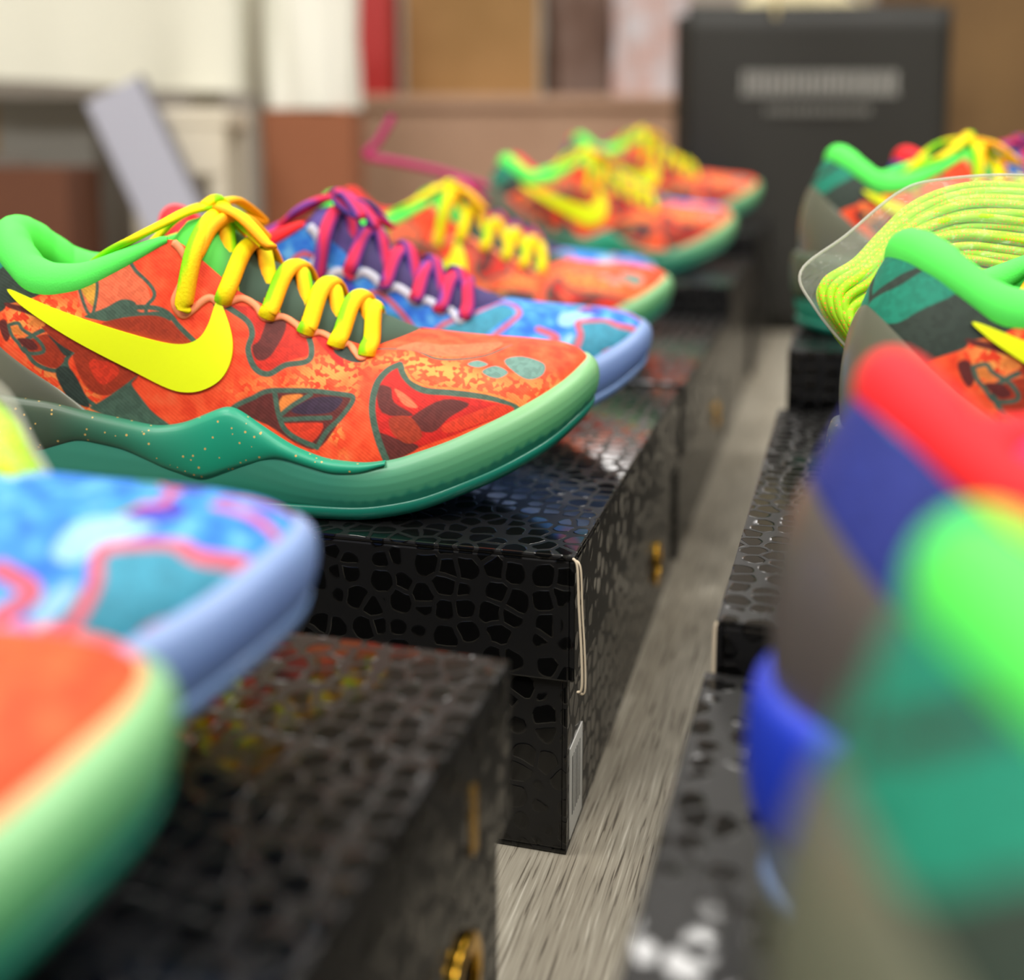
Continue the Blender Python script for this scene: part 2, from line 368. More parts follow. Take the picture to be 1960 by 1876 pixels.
# ------------------------------------------------------------ paint of the uppers (colours drawn on a dense mesh)
PAL = {k: lin(v) for k, v in dict(dkg=(52, 66, 58), crl=(255, 118, 78), grn=(76, 102, 86), yel=(238, 172, 62), drd=(176, 58, 30), red=(232, 62, 34),
    drd2=(216, 44, 26), mar=(104, 42, 38), org=(244, 140, 62), pur=(62, 44, 66), red2=(214, 34, 26), tea=(110, 150, 140), tel=(30, 142, 116),
    tl2=(58, 146, 176), wht=(150, 204, 244), pup=(70, 66, 180), cor=(206, 96, 116), blu=(50, 130, 225), navy=(50, 62, 150), pch=(250, 150, 105)).items()}
RED = [
    ('F','crl',0,[[0.3849,0.988],[0.3735,0.992],[0.3613,0.996],[0.3506,0.842],[0.3399,0.66],[0.3406,0.552],[0.3578,0.602],[0.3756,0.649],[0.3835,0.846]]),
    ('L','grn',0.0016,[[0.3742,0.969],[0.3706,0.996],[0.3599,1.0],[0.3506,0.842],[0.337,0.66],[0.3413,0.591],[0.3399,0.537]]),
    ('F','yel',0,[[0.3735,0.996],[0.362,0.996],[0.3685,0.954]]),
    ('F','yel',0,[[0.3842,0.934],[0.3735,0.88],[0.3728,0.695]]),
    ('L','grn',0.0014,[[0.3856,0.961],[0.3735,0.888],[0.372,0.672],[0.3756,0.668],[0.3856,0.961]]),
    ('F','grn',0,[[0.377,0.645],[0.3656,0.66],[0.357,0.68],[0.3485,0.637],[0.3449,0.571],[0.3285,0.552],[0.3235,0.533],[0.3313,0.486],[0.3513,0.556],[0.362,0.56],[0.372,0.606]]),
    ('F','drd',0,[[0.3678,0.56],[0.3542,0.564],[0.3349,0.533],[0.3228,0.502],[0.3092,0.436],[0.3135,0.402],[0.3342,0.413],[0.3535,0.483]]),
    ('L','grn',0.0022,[[0.3478,0.606],[0.3285,0.552],[0.3199,0.502],[0.3085,0.448]]),
    ('F','drd',0,[[0.4142,0.429],[0.4027,0.517],[0.3956,0.51],[0.3863,0.355],[0.3935,0.29],[0.407,0.328]]),
    ('F','drd',0,[[0.3827,0.452],[0.3685,0.417],[0.3435,0.27],[0.3599,0.158],[0.3728,0.166],[0.3799,0.274]]),
    ('F','red',0,[[0.3735,0.336],[0.3663,0.359],[0.3556,0.282],[0.3635,0.212],[0.3692,0.228]]),
    ('L','grn',0.002,[[0.4156,0.444],[0.3999,0.56],[0.3863,0.552],[0.3799,0.459],[0.387,0.336],[0.3785,0.143],[0.372,0.089]]),
    ('L','grn',0.002,[[0.4142,0.409],[0.407,0.309],[0.3942,0.274],[0.387,0.336]]),
    ('F','dkg',0,[[0.3985,0.544],[0.3877,0.552],[0.3806,0.467],[0.3863,0.378],[0.3927,0.456]]),
    ('F','dkg',0,[[0.3942,0.274],[0.3849,0.305],[0.3763,0.131],[0.3756,0.066],[0.3885,0.108]]),
    ('F','grn',0,[[0.3428,0.263],[0.3542,0.197],[0.3685,0.108],[0.3742,0.062],[0.3528,0.027],[0.3228,0.027],[0.3356,0.1],[0.3449,0.178],[0.3478,0.22]]),
    ('F','drd2',0,[[0.2963,0.776],[0.2806,0.761],[0.2742,0.645],[0.2735,0.463],[0.2678,0.398],[0.2578,0.429],[0.2464,0.583],[0.2356,0.699],[0.2449,0.907],[0.2614,0.927],[0.2756,0.934]]),
    ('F','mar',0,[[0.2678,0.9],[0.2585,0.938],[0.2556,0.768],[0.2599,0.544],[0.2678,0.459],[0.2728,0.537],[0.2692,0.629]]),
    ('L','grn',0.0026,[[0.3006,0.745],[0.2935,0.78],[0.2806,0.737],[0.2749,0.641],[0.2749,0.498],[0.2685,0.394],[0.2592,0.405],[0.2492,0.529],[0.2356,0.629],[0.2356,0.753],[0.2428,0.903]]),
    ('F','mar',0,[[0.2806,0.023],[0.2678,0.178],[0.2564,0.305],[0.2285,0.421],[0.2071,0.459],[0.2021,0.429],[0.2107,0.239],[0.2228,0.085],[0.2385,0.069],[0.2564,0.077]]),
    ('F','org',0,[[0.2485,0.309],[0.2349,0.375],[0.2492,0.197]]),
    ('F','pur',0,[[0.2421,0.243],[0.2271,0.386],[0.2085,0.432],[0.2121,0.347],[0.2221,0.297]]),
    ('F','red',0,[[0.2456,0.151],[0.2199,0.247],[0.2264,0.116],[0.2392,0.108]]),
    ('L','grn',0.0022,[[0.2813,0.039],[0.2685,0.178],[0.2564,0.305],[0.2321,0.417],[0.2071,0.459],[0.2007,0.429],[0.2078,0.305],[0.2164,0.208],[0.2228,0.093]]),
    ('L','grn',0.0022,[[0.2535,0.297],[0.2492,0.17],[0.2428,0.108],[0.2242,0.097]]),
    ('L','grn',0.002,[[0.2485,0.189],[0.2406,0.293],[0.2299,0.398]]),
    ('L','grn',0.002,[[0.2485,0.162],[0.2328,0.236],[0.2149,0.293]]),
    ('F','red2',0,[[0.1749,0.05],[0.1821,0.201],[0.1857,0.359],[0.1842,0.51],[0.1714,0.61],[0.165,0.483],[0.1528,0.386],[0.1307,0.328],[0.1093,0.236],[0.0885,0.077],[0.1214,0.073],[0.1485,0.069]]),
    ('F','mar',0,[[0.1849,0.49],[0.1757,0.459],[0.1721,0.359],[0.1585,0.251],[0.1799,0.317]]),
    ('F','mar',0,[[0.1585,0.251],[0.1378,0.317],[0.1207,0.247],[0.1342,0.193],[0.1457,0.131],[0.1614,0.205]]),
    ('F','mar',0,[[0.1821,0.201],[0.1685,0.147],[0.1542,0.066],[0.1764,0.046]]),
    ('L','grn',0.003,[[0.1757,0.042],[0.1828,0.201],[0.1871,0.363],[0.1857,0.514],[0.1792,0.595],[0.1714,0.61]]),
    ('L','grn',0.003,[[0.1714,0.61],[0.1657,0.494],[0.1542,0.398],[0.1342,0.355],[0.1128,0.286],[0.0971,0.193],[0.085,0.05]]),
    ('L','org',0.001,[[0.1664,0.548],[0.1607,0.463],[0.1492,0.413],[0.1271,0.367],[0.1057,0.278],[0.09,0.151],[0.0835,0.054]]),
    ('F','tea',0,[[0.1214,0.56],[0.1135,0.591],[0.1057,0.544],[0.1135,0.521]]),
    ('F','tea',0,[[0.1107,0.486],[0.1,0.521],[0.0914,0.44],[0.0978,0.398],[0.105,0.421]]),
    ('F','tea',0,[[0.0928,0.564],[0.0771,0.595],[0.0614,0.456],[0.0643,0.324],[0.0743,0.301],[0.0835,0.378]]),
    ('L','grn',0.0012,[[0.1928,0.88],[0.1592,0.676],[0.1392,0.606],[0.1064,0.641],[0.0814,0.788]]),
    ('F','crl',0,[[0.1764,0.792],[0.14,0.753],[0.09,0.838],[0.1064,0.664],[0.1392,0.633],[0.1592,0.676]]),
    ('F','red2',0,[[0.2378,0.9],[0.2185,0.699],[0.2107,0.68],[0.2192,0.88],[0.2314,0.946]]),
    ('F','dkg',0,[[0.2207,0.788],[0.2099,0.734],[0.1971,0.745],[0.2035,0.873],[0.2157,0.903]]),
    ('F','red',0,[[0.1185,0.181],[0.0993,0.174],[0.09,0.073],[0.1143,0.085],[0.135,0.1],[0.1385,0.158]]),
    ('F','drd',0,[[0.1742,0.274],[0.16,0.243],[0.1521,0.127],[0.1614,0.104],[0.1721,0.185]]),
    ('F','crl',0,[[0.1728,0.44],[0.165,0.386],[0.1557,0.293],[0.165,0.324]]),
    ('F','drd',0,[[0.4106,0.68],[0.3892,0.552],[0.3649,0.417],[0.3499,0.313],[0.3713,0.359],[0.392,0.475]]),
    ('M','yel',0.8,[[0.4277,0.683],[0.4049,0.792],[0.3813,0.714],[0.3806,0.541],[0.3985,0.564],[0.4199,0.471],[0.4284,0.525]]),
    ('M','yel',0.6,[[0.4092,0.305],[0.3942,0.112],[0.3692,0.035],[0.3806,0.189],[0.3985,0.32]]),
    ('M','yel',0.7,[[0.2435,0.417],[0.2321,0.645],[0.2128,0.78],[0.1999,0.699],[0.2142,0.479],[0.2428,0.367]]),
    ('M','yel',0.75,[[0.2014,0.753],[0.1749,0.703],[0.135,0.598],[0.1193,0.521],[0.0978,0.371],[0.0871,0.236],[0.1093,0.309],[0.1385,0.402],[0.1571,0.467],[0.1807,0.633]]),
    ('M','org',0.5,[[0.0978,0.371],[0.0657,0.301],[0.0493,0.054],[0.0671,0.012],[0.0843,0.035]]),
    ('M','org',0.5,[[0.2821,0.143],[0.2578,0.398],[0.2435,0.417],[0.2628,0.278]]),
    ('F','dkg',0,[[.502,1.02],[.46,1.03],[.425,1.03],[.405,1.0],[.400,.93],[.412,.80],[.4300,.69],[.4342,.62],[.447,.517],[.4549,.46],[.4749,.48],[.502,.58]]),
    ('F','tel',0,[[.502,.70],[.502,.90],[.494,1.02],[.478,1.02],[.475,.93],[.484,.84],[.494,.75]]),
    ('F','tel',0,[[.502,.575],[.4984,.664],[.482,.776],[.473,.89],[.464,1.02],[.448,1.02],[.449,.88],[.4642,.70],[.4727,.61],[.4830,.575],[.502,.54]]),
    ('F','mar',0,[[0.4334,0.664],[0.4163,0.664],[0.3942,0.637],[0.3956,0.699],[0.417,0.71],[0.4313,0.695]]),
    ('F','org',0,[[0.4256,0.533],[0.4192,0.556],[0.4149,0.502],[0.4235,0.49]]),
    ('F','mar',0,[[0.4356,0.525],[0.4299,0.568],[0.4249,0.483],[0.4284,0.421]]),
    ('F','mar',0,[[0.4199,0.459],[0.4092,0.479],[0.4042,0.417],[0.4113,0.402]]),
    ('L','grn',0.0016,[[0.427,0.541],[0.4235,0.475],[0.4185,0.432],[0.4127,0.375],[0.4006,0.402],[0.4049,0.486],[0.4156,0.537],[0.4199,0.575],[0.427,0.541]]),
    ('F','org',0,[[0.4135,0.61],[0.4063,0.653],[0.3999,0.595],[0.4077,0.575]]),
]
BLUE = [
    ('F','navy',0,[[0.46,0.9],[0.54,0.9],[0.54,0.3],[0.46,0.3],[0.40,0.35],[0.385,0.7],[0.39,0.97],[0.43,0.98]]),
    ('F','tl2',0,[[0.34,0.1],[0.36,0.5],[0.31,0.7],[0.28,0.5],[0.25,0.6],[0.24,0.3],[0.28,0.1]]),
    ('F','pup',0,[[0.38,0.2],[0.37,0.6],[0.35,0.8],[0.34,0.5],[0.35,0.2]]),
    ('L','cor',0.003,[[0.38,0.02],[0.35,0.2],[0.355,0.5],[0.33,0.75],[0.29,0.6],[0.27,0.75],[0.235,0.5],[0.23,0.2],[0.25,0.03]]),
    ('F','tl2',0,[[0.22,0.55],[0.20,0.75],[0.17,0.85],[0.15,0.7],[0.17,0.55],[0.2,0.45]]),
    ('L','cor',0.003,[[0.225,0.5],[0.205,0.78],[0.17,0.9],[0.145,0.72],[0.165,0.5],[0.2,0.4],[0.225,0.5]]),
    ('F','tl2',0,[[0.9105,0.583],[0.924,0.583],[0.9412,0.537],[0.9583,0.278],[0.9704,0.015],[0.9569,0.012],[0.9433,0.004],[0.9183,0.0],[0.9097,0.066],[0.899,0.301],[0.9097,0.432]]),
    ('F','wht',0,[[0.8969,0.734],[0.914,0.772],[0.9319,0.687],[0.9155,0.602],[0.9076,0.56],[0.9012,0.517],[0.8912,0.575]]),
    ('F','wht',0,[[0.8897,0.324],[0.9005,0.429],[0.9047,0.398],[0.9005,0.32],[0.894,0.255]]),
    ('F','pup',0,[[0.9176,0.834],[0.9297,0.923],[0.9412,0.981],[0.9497,0.846],[0.9433,0.737],[0.929,0.722],[0.919,0.753]]),
    ('L','cor',0.0035,[[0.8997,0.197],[0.9062,0.282],[0.9105,0.405],[0.9097,0.517],[0.9133,0.579],[0.9326,0.568],[0.9426,0.529]]),
    ('L','cor',0.0045,[[0.944,0.506],[0.9497,0.413],[0.959,0.305],[0.9662,0.178],[0.9704,0.015]]),
    ('L','cor',0.0035,[[0.979,0.846],[0.9861,0.641],[0.9869,0.409],[0.9869,0.208],[0.9869,0.023]]),
    ('L','cor',0.004,[[0.9183,0.0],[0.9262,0.019],[0.9326,0.054],[0.9433,0.004]]),
    ('F','cor',0,[[0.8905,0.236],[0.899,0.282],[0.899,0.216],[0.9033,0.104],[0.8962,0.124],[0.8912,0.185]]),
    ('L','cor',0.003,[[0.9133,0.792],[0.9219,0.865],[0.9333,0.896],[0.9362,0.969]]),
    ('L','cor',0.0045,[[0.8733,0.517],[0.8847,0.452],[0.8883,0.405],[0.8833,0.367],[0.8783,0.344]]),
    ('F','tl2',0,[[0.9019,0.788],[0.9105,0.903],[0.9233,0.946],[0.9197,0.857],[0.9119,0.772]]),
]
def seg_dist(P, A):
    d = np.full(len(P), 9.)
    for i in range(len(A)-1):
        a, b = A[i], A[i+1]; ab = b-a; L2 = ab@ab+1e-12
        t = np.clip((P-a)@ab/L2, 0, 1); d = np.minimum(d, np.linalg.norm(P-a-t[:, None]*ab, axis=1))
    return d
def inside(px, py, Q):
    r = np.zeros(len(px), bool); n = len(Q); j = n-1
    for i in range(n):
        xi, yi = Q[i]; xj, yj = Q[j]
        c = (yi > py) != (yj > py)
        with np.errstate(divide='ignore', invalid='ignore'): r ^= c & (px < (xj-xi)*(py-yi)/(yj-yi+1e-15)+xi)
        j = i
    return r
fleck_out = []
def paint(S, V, Pnt, pats):
    s = np.minimum(S, 1-S).ravel() if True else S.ravel(); v = V.ravel()
    P = upper(s, v); n = len(s); col = np.zeros((n, 4))
    for kind, key, wd, pts in pats:
        if kind == 'M': continue
        q = np.array(pts, float); q[:, 0] = np.where(q[:, 0] > .502, np.where(q[:, 0] > .56, 1-q[:, 0], q[:, 0]), q[:, 0])
        if kind == 'F':
            sm = cr(q, 4, True); lo = sm.min(0)-.02; hi = sm.max(0)+.02
            ii = np.nonzero((s > lo[0]) & (s < hi[0]) & (v > lo[1]) & (v < hi[1]))[0]
            if not len(ii): continue
            # antialiased edge: distance in 3D to the outline
            B3 = upper(np.append(sm[:, 0], sm[0, 0]), np.clip(np.append(sm[:, 1], sm[0, 1]), 0, 1))
            ins = inside(s[ii], v[ii], sm); d = seg_dist(P[ii], B3)
            a = np.clip(.5+np.where(ins, d, -d)/.0006, 0, 1)
        else:
            sm = cr(q, 6); B3 = upper(sm[:, 0], np.clip(sm[:, 1], 0, 1)); lo = B3.min(0)-wd*2; hi = B3.max(0)+wd*2
            ii = np.nonzero(np.all((P > lo) & (P < hi), axis=1))[0]
            if not len(ii): continue
            d = seg_dist(P[ii], B3); a = np.clip(.5+(wd/2-d)/.0005, 0, 1)
        c = np.array(PAL[key]); col[ii, :3] = col[ii, :3]*(1-a[:, None])+c*a[:, None]; col[ii, 3] = np.maximum(col[ii, 3], a)
    z = col[:, 3:4] > 1e-4
    col[:, :3] = np.where(z, col[:, :3]/np.maximum(col[:, 3:4], 1e-4), 0)
    fm = np.zeros(n)
    for kind, key, wd, pts in pats:
        if kind == 'M':
            sm = cr(np.array(pts, float), 4, True); B3 = upper(sm[:, 0], np.clip(sm[:, 1], 0, 1)); ii = np.nonzero((s > sm[:, 0].min()-.03) & (s < sm[:, 0].max()+.03))[0]
            ins = inside(s[ii], v[ii], sm); d = seg_dist(P[ii], np.vstack([B3, B3[:1]])); fm[ii] = np.maximum(fm[ii], wd*np.clip(.5+np.where(ins, d, -d)/.010, 0, 1))
    fleck_out.append(fm)
    return col
def upper_mat(name, c_lo, c_mid, c_hi, fleck, weave=.00008):
    m = mat(name, c_mid, .62, spec=.35)
    tc = N(m, 'ShaderNodeTexCoord')
    big = N(m, 'ShaderNodeTexNoise'); big.inputs['Scale'].default_value = 26.; big.inputs['Detail'].default_value = 2
    cell = N(m, 'ShaderNodeTexVoronoi'); cell.inputs['Scale'].default_value = 480.
    med = N(m, 'ShaderNodeTexNoise'); med.inputs['Scale'].default_value = 130.; med.inputs['Detail'].default_value = 3
    for t in (big, cell, med): link(m, tc.outputs['Object'], t.inputs['Vector'])
    r = ramp(m, [(.36, c_lo), (.52, c_mid), (.68, c_hi)]); link(m, med.outputs[0], r.inputs[0])
    sep = N(m, 'ShaderNodeSeparateColor'); link(m, cell.outputs['Color'], sep.inputs[0])
    g = N(m, 'ShaderNodeMath', operation='GREATER_THAN'); g.inputs[1].default_value = .45; link(m, sep.outputs[0], g.inputs[0])
    bm_ = N(m, 'ShaderNodeMapRange'); bm_.inputs['From Min'].default_value = .60; bm_.inputs['From Max'].default_value = .72; link(m, big.outputs[0], bm_.inputs['Value'])
    mu = N(m, 'ShaderNodeMath', operation='MULTIPLY'); fk = N(m, 'ShaderNodeAttribute', attribute_name='fleck'); ma = N(m, 'ShaderNodeMath', operation='MAXIMUM'); link(m, bm_.outputs[0], ma.inputs[0]); link(m, fk.outputs['Fac'], ma.inputs[1])
    link(m, g.outputs[0], mu.inputs[0]); link(m, ma.outputs[0], mu.inputs[1])
    mx = mixc(m); link(m, mu.outputs[0], mx.inputs[0]); link(m, r.outputs[0], mx.inputs[6]); mx.inputs[7].default_value = (*lin(fleck), 1)
    at = N(m, 'ShaderNodeAttribute', attribute_name='paint')
    mul = mixc(m, 'MULTIPLY'); mul.inputs[0].default_value = .28
    r2 = ramp(m, [(.3, (150, 150, 150)), (.7, (255, 255, 255))]); link(m, sep.outputs[1], r2.inputs[0]); link(m, at.outputs['Color'], mul.inputs[6]); link(m, r2.outputs[0], mul.inputs[7])
    m2 = mixc(m); link(m, at.outputs['Alpha'], m2.inputs[0]); link(m, mx.outputs[2], m2.inputs[6]); link(m, mul.outputs[2], m2.inputs[7])
    link(m, m2.outputs[2], bsdf(m).inputs['Base Color'])
    wv = N(m, 'ShaderNodeTexWave'); wv.inputs['Scale'].default_value = 330.; wv.inputs['Distortion'].default_value = 1.0; wv.bands_direction = 'DIAGONAL'
    wv.inputs['Detail Scale'].default_value = 6.
    link(m, tc.outputs['Object'], wv.inputs['Vector'])
    bp = N(m, 'ShaderNodeBump'); bp.inputs['Distance'].default_value = weave; bp.inputs['Strength'].default_value = .5
    link(m, wv.outputs[0], bp.inputs['Height']); link(m, bp.outputs[0], bsdf(m).inputs['Normal'])
    return m
def attr_mat(name, rough=.4, coat=0., sss=0., flecks=None, bump=None, spec=.5):
    m = mat(name, (128, 128, 128), rough, coat=coat, sss=sss, bump=bump, spec=spec)
    at = N(m, 'ShaderNodeAttribute', attribute_name='paint'); out = at.outputs['Color']
    if flecks:
        tc = N(m, 'ShaderNodeTexCoord'); v = N(m, 'ShaderNodeTexVoronoi'); v.inputs['Scale'].default_value = 330.; link(m, tc.outputs['Object'], v.inputs['Vector'])
        sp = N(m, 'ShaderNodeSeparateColor'); link(m, v.outputs['Color'], sp.inputs[0])
        a = N(m, 'ShaderNodeMath', operation='LESS_THAN'); a.inputs[1].default_value = .17; link(m, v.outputs['Distance'], a.inputs[0])
        b = N(m, 'ShaderNodeMath', operation='GREATER_THAN'); b.inputs[1].default_value = .5; link(m, sp.outputs[0], b.inputs[0])
        c = N(m, 'ShaderNodeMath', operation='MULTIPLY'); link(m, a.outputs[0], c.inputs[0]); link(m, b.outputs[0], c.inputs[1])
        mx = mixc(m); link(m, c.outputs[0], mx.inputs[0]); link(m, out, mx.inputs[6]); mx.inputs[7].default_value = (*lin(flecks), 1); out = mx.outputs[2]
    link(m, out, bsdf(m).inputs['Base Color']); return m

def S3(P, mir): # local (x,w,z) -> object coordinates
    Q = np.array(P, float).copy(); Q[..., 1] *= (1 if mir else -1); return Q
def outset(s, d):
    """outline moved outward by d"""
    e = 1e-3; x, w = outline(s); x2, w2 = outline(np.mod(s+e, 1)); x1, w1 = outline(np.mod(s-e, 1))
    tx, tw = x2-x1, w2-w1; L = np.hypot(tx, tw)+1e-12
    return x+d*(tw/L), w-d*(tx/L)
_o = outset(np.array([.25]), .01); SGN = 1 if abs(_o[1][0]) > abs(outline(np.array([.25]))[1][0]) else -1
def wall_pt(s, z, d):
    x, w = outset(s, SGN*d); return np.stack([x, w, z], -1)
SWOOSH = [(33, 100.5), (52, 93), (74, 85), (96, 78), (107, 76.5), (114, 79), (118, 85), (121.5, 95), (125.5, 88), (128.5, 78), (128, 69), (124, 61.5), (117, 57), (109, 55.5), (100, 57.5), (85, 65.5), (62, 78.5), (44, 90), (36, 96)]

def build_shoe(name, label, cat, pal, pats, mir, NL, NV):
    t = thing(name, label, cat, (0, 0, 0), 0, 'sneakers set out on the boxes')
    near, far = (.5, 1.) if mir else (0., .5)
    # upper: dense on the side that is seen
    sA = np.linspace(0, .5, NL if not mir else 260, endpoint=False); sB = np.linspace(.5, 1, NL if mir else 260)
    s = np.concatenate([sA, sB]); v = np.linspace(0, 1, NV)
    S, V = np.meshgrid(s, v, indexing='ij'); P = upper(S, V)
    col = paint(S, V, P, pats)
    uo = grid('upper', S3(P, mir), cols=col, m=pal['upper'], parent=t, flip=mir)
    fa = uo.data.attributes.new('fleck', 'FLOAT', 'POINT'); fa.data.foreach_set('value', fleck_out[-1].astype(np.float32))
    # ---- midsole with toe wrap
    s = np.linspace(0, 1, 901)[:-1]; x, w_ = outline(s); z0 = Z0(x)+.0035; z1 = ZB(x)
    q = np.array([0, .06, .15, .3, .45, .6, .75, .88, .96, 1.0, 1.0]); off = np.array([-.004, -.001, .0008, .0022, .0030, .0034, .0032, .0024, .0010, -.0008, -.008])
    qd = np.concatenate([np.linspace(0, .75, 26), [.8, .85, .9, .94, .97, 1., 1.]]); off = np.interp(qd[:-1], q[:-1], off[:-1]); off = np.append(off, -.008); q = qd; kl = len(q)-2
    rows = []
    for k in range(len(q)): rows.append(wall_pt(s, z0+(z1-z0)*q[k]+(0.0006 if k == kl else 0), off[k]))
    bx_, bw_ = outline(s); cx = .145+(bx_-.145)*.9
    rows.insert(0, np.stack([cx, bw_*.55, z0], -1)); rows.insert(0, np.stack([cx, bw_*.0, z0], -1))
    rows.append(np.stack([.145+(bx_-.145)*.8, bw_*.5, z1-.012], -1))
    G = np.stack(rows, 1); qq = np.concatenate([[0, 0], q, [1]])
    toe = np.clip((x-.17)/.09, 0, 1)[:, None]; lo, m1, m2, hi = [np.array(lin(c)) for c in pal['wall']]
    Q = qq[None, :, None]; heel = np.clip((.10-x)/.10, 0, 1)[:, None, None]
    tt = toe[..., None]
    up_c = m1*(1-tt)+hi*tt; md_c = m1*(1-tt)+m2*tt
    cc = np.where(Q < .45, lo+(md_c-lo)*(Q/.45), md_c+(up_c-md_c)*((Q-.45)/.55))
    # the darker traction pattern that shows through the clear rubber at the toe, with toothed edge
    tri = np.abs((s*112+.3*np.sin(s*60)) % 1-.5)*2; edge = (.30+.10*tri+.05*np.sin(s*90))[:, None, None]
    tm = np.clip((edge-Q)/.10, 0, 1)*np.clip((x-.165)/.02, 0, 1)[:, None, None]*.75
    cc = cc*(1-tm)+np.array(lin(pal['out']))*tm
    grid('midsole', S3(G, mir), cu=True, cols=np.broadcast_to(cc, G.shape), m=pal['wallm'], parent=t, flip=mir)
    # ---- outsole
    rows = [np.stack([cx, bw_*0, z0-.0035], -1), np.stack([cx, bw_*.6, z0-.0035], -1), wall_pt(s, z0-.0035, -.004), wall_pt(s, z0-.0025, -.0006), wall_pt(s, z0, .0007), wall_pt(s, z0+.0028, .0014), wall_pt(s, z0+.0036, .0006), wall_pt(s, z0+.0036, -.006)]
    G = np.stack(rows, 1); oc = np.broadcast_to(np.array(lin(pal['out'])), G.shape)
    grid('outsole', S3(G, mir), cu=True, cols=oc, m=pal['outm'], parent=t, flip=mir)
    # ---- wavy overlay band round heel and midfoot
    sL = float(_sx(.196)); s = np.linspace(sL, 1-sL*1.0, 420); x, _ = outline(s); a = OL(x); b = ZB(x)+.001
    b = np.maximum(b, a+.0006); q = np.concatenate([[0], np.linspace(.02, .98, 11), [1]])
    th = np.clip((b-a)/.008, .15, 1)
    rows = []
    for k, qv in enumerate(q):
        o_ = .0024+.0030*np.sqrt(max(0, 1-(2*qv-1)**2))*th if 0 < k < len(q)-1 else -.001*np.ones_like(th)
        rows.append(wall_pt(s, a+(b-a)*qv, o_))
    G = np.stack(rows, 1); c0, c1 = [np.array(lin(c)) for c in pal['over']]
    f = np.clip((x-.05)/.07, 0, 1)[:, None, None]; cc = c0*(1-f)+c1*f
    grid('midsole_overlay', S3(G, mir), cols=np.broadcast_to(cc, G.shape), m=pal['overm'], parent=t, flip=mir)
    # ---- heel counter cup
    zc = np.linspace(0, 1, 30); ss = np.linspace(.5-.128, .5+.128, 90); SS, ZZ = np.meshgrid(ss, zc, indexing='ij')
    dd = np.abs(SS-.5)/.128; vtop = .62*(1-dd**1.35)+.02; VV = ZZ*vtop; Pc = upper(SS, VV)+unorm(SS, VV)*(.0018*np.sin(np.pi*np.clip(ZZ*.96+.02, 0, 1))**.35)[..., None]
    grid('heel_counter', S3(Pc, mir), m=pal['counter'], parent=t, flip=mir)
    # ---- padded collar
    s0 = float(_sx(.093)); s = np.linspace(s0, 1-s0, 150); T = top(s); dT = np.gradient(T, axis=0); hd = np.stack([-dT[:, 1], dT[:, 0]], 1); hd /= np.linalg.norm(hd, axis=1, keepdims=True)+1e-9
    cen = np.array([.06, 0]); sg = np.sign(np.sum(hd*(cen-T[:, :2]), axis=1)); hd *= sg[:, None]
    e = np.clip(np.minimum(s-s0, 1-s0-s)/.085, 0, 1)**.75; a = np.linspace(0, 2*np.pi, 20, endpoint=False)
    ra, rb = .0068*e+.0014, .0088*e+.0014
    G = np.zeros((len(s), 20, 3))
    cxy = T[:, :2]+hd*(.0052*e)[:, None]; cz = T[:, 2]-.0035*e-.0005*np.clip(1-np.abs(s-.5)/.09, 0, 1)
    G[..., 0] = cxy[:, 0:1]+hd[:, 0:1]*np.cos(a)*ra[:, None]; G[..., 1] = cxy[:, 1:2]+hd[:, 1:2]*np.cos(a)*ra[:, None]; G[..., 2] = cz[:, None]+np.sin(a)*rb[:, None]
    grid('collar', S3(G, mir), cv=True, m=pal['collar'], parent=t, flip=not mir)
    # ---- lining and insole
    s = np.linspace(.30, .70, 120); v = np.linspace(.25, .97, 20); SS, VV = np.meshgrid(s, v, indexing='ij'); Pl = upper(SS, VV)-unorm(SS, VV)*.0055
    grid('lining', S3(Pl, mir), m=pal['lining'], parent=t, flip=not mir)
    s = np.linspace(0, 1, 121)[:-1]; ox, ow = outline(s); rr = np.array([0, .4, .8]); G = np.stack([np.stack([.13+(ox-.13)*.82, ow*k, ZB(ox)*0+.050+.004*k*k-.02*np.clip((ox-.08)/.2, 0, 1)], -1) for k in rr], 1)
    grid('insole', S3(G, mir), cu=True, m=pal['insole'], parent=t, flip=mir)
    # ---- tongue
    ux = np.linspace(.098, .212, 60); wy = np.linspace(-1, 1, 31); zc_ = np.interp(ux, [.098, .104, .112, .122, .14, .17, .194, .212], [.122, .129, .1310, .1255, .1105, .0945, .0840, .0765])
    hw = np.interp(ux, [.098, .11, .19, .212], [.020, .0235, .020, .006]); ze = np.interp(ux, [.098, .105, .112, .13, .158, .186, .205, .212], [.112, .112, .108, .092, .0775, .067, .071, .0745])
    X, Wy = np.meshgrid(ux, wy, indexing='ij'); Z = ze[:, None]+(zc_-ze)[:, None]*np.sqrt(np.clip(1-np.abs(Wy)**2.4, 0, 1))
    Gt = np.stack([X, Wy*hw[:, None], Z], -1); Gb = Gt-np.array([0, 0, .006]); G = np.concatenate([Gt, Gb[:, ::-1]], 1)
    tc0, tc1 = [np.array(lin(c)) for c in pal['tongue']]; f = np.clip((G[..., 0:1]-.118)/.012, 0, 1)
    grid('tongue', S3(G, mir), cv=True, cols=tc1*(1-f)+tc0*f, m=pal['tonguem'], parent=t, flip=mir)
    tz = lambda x_, w_: float(np.interp(x_, ux, ze)+(np.interp(x_, ux, zc_)-np.interp(x_, ux, ze))*math.sqrt(max(0, 1-min(1, abs(w_)/np.interp(x_, ux, hw))**2.4)))
    # ---- scalloped eyestay trim
    EY = [(.1975, .84), (.2205, .88), (.243, .91), (.270, .895), (.2975, .84), (.3172, .66)]
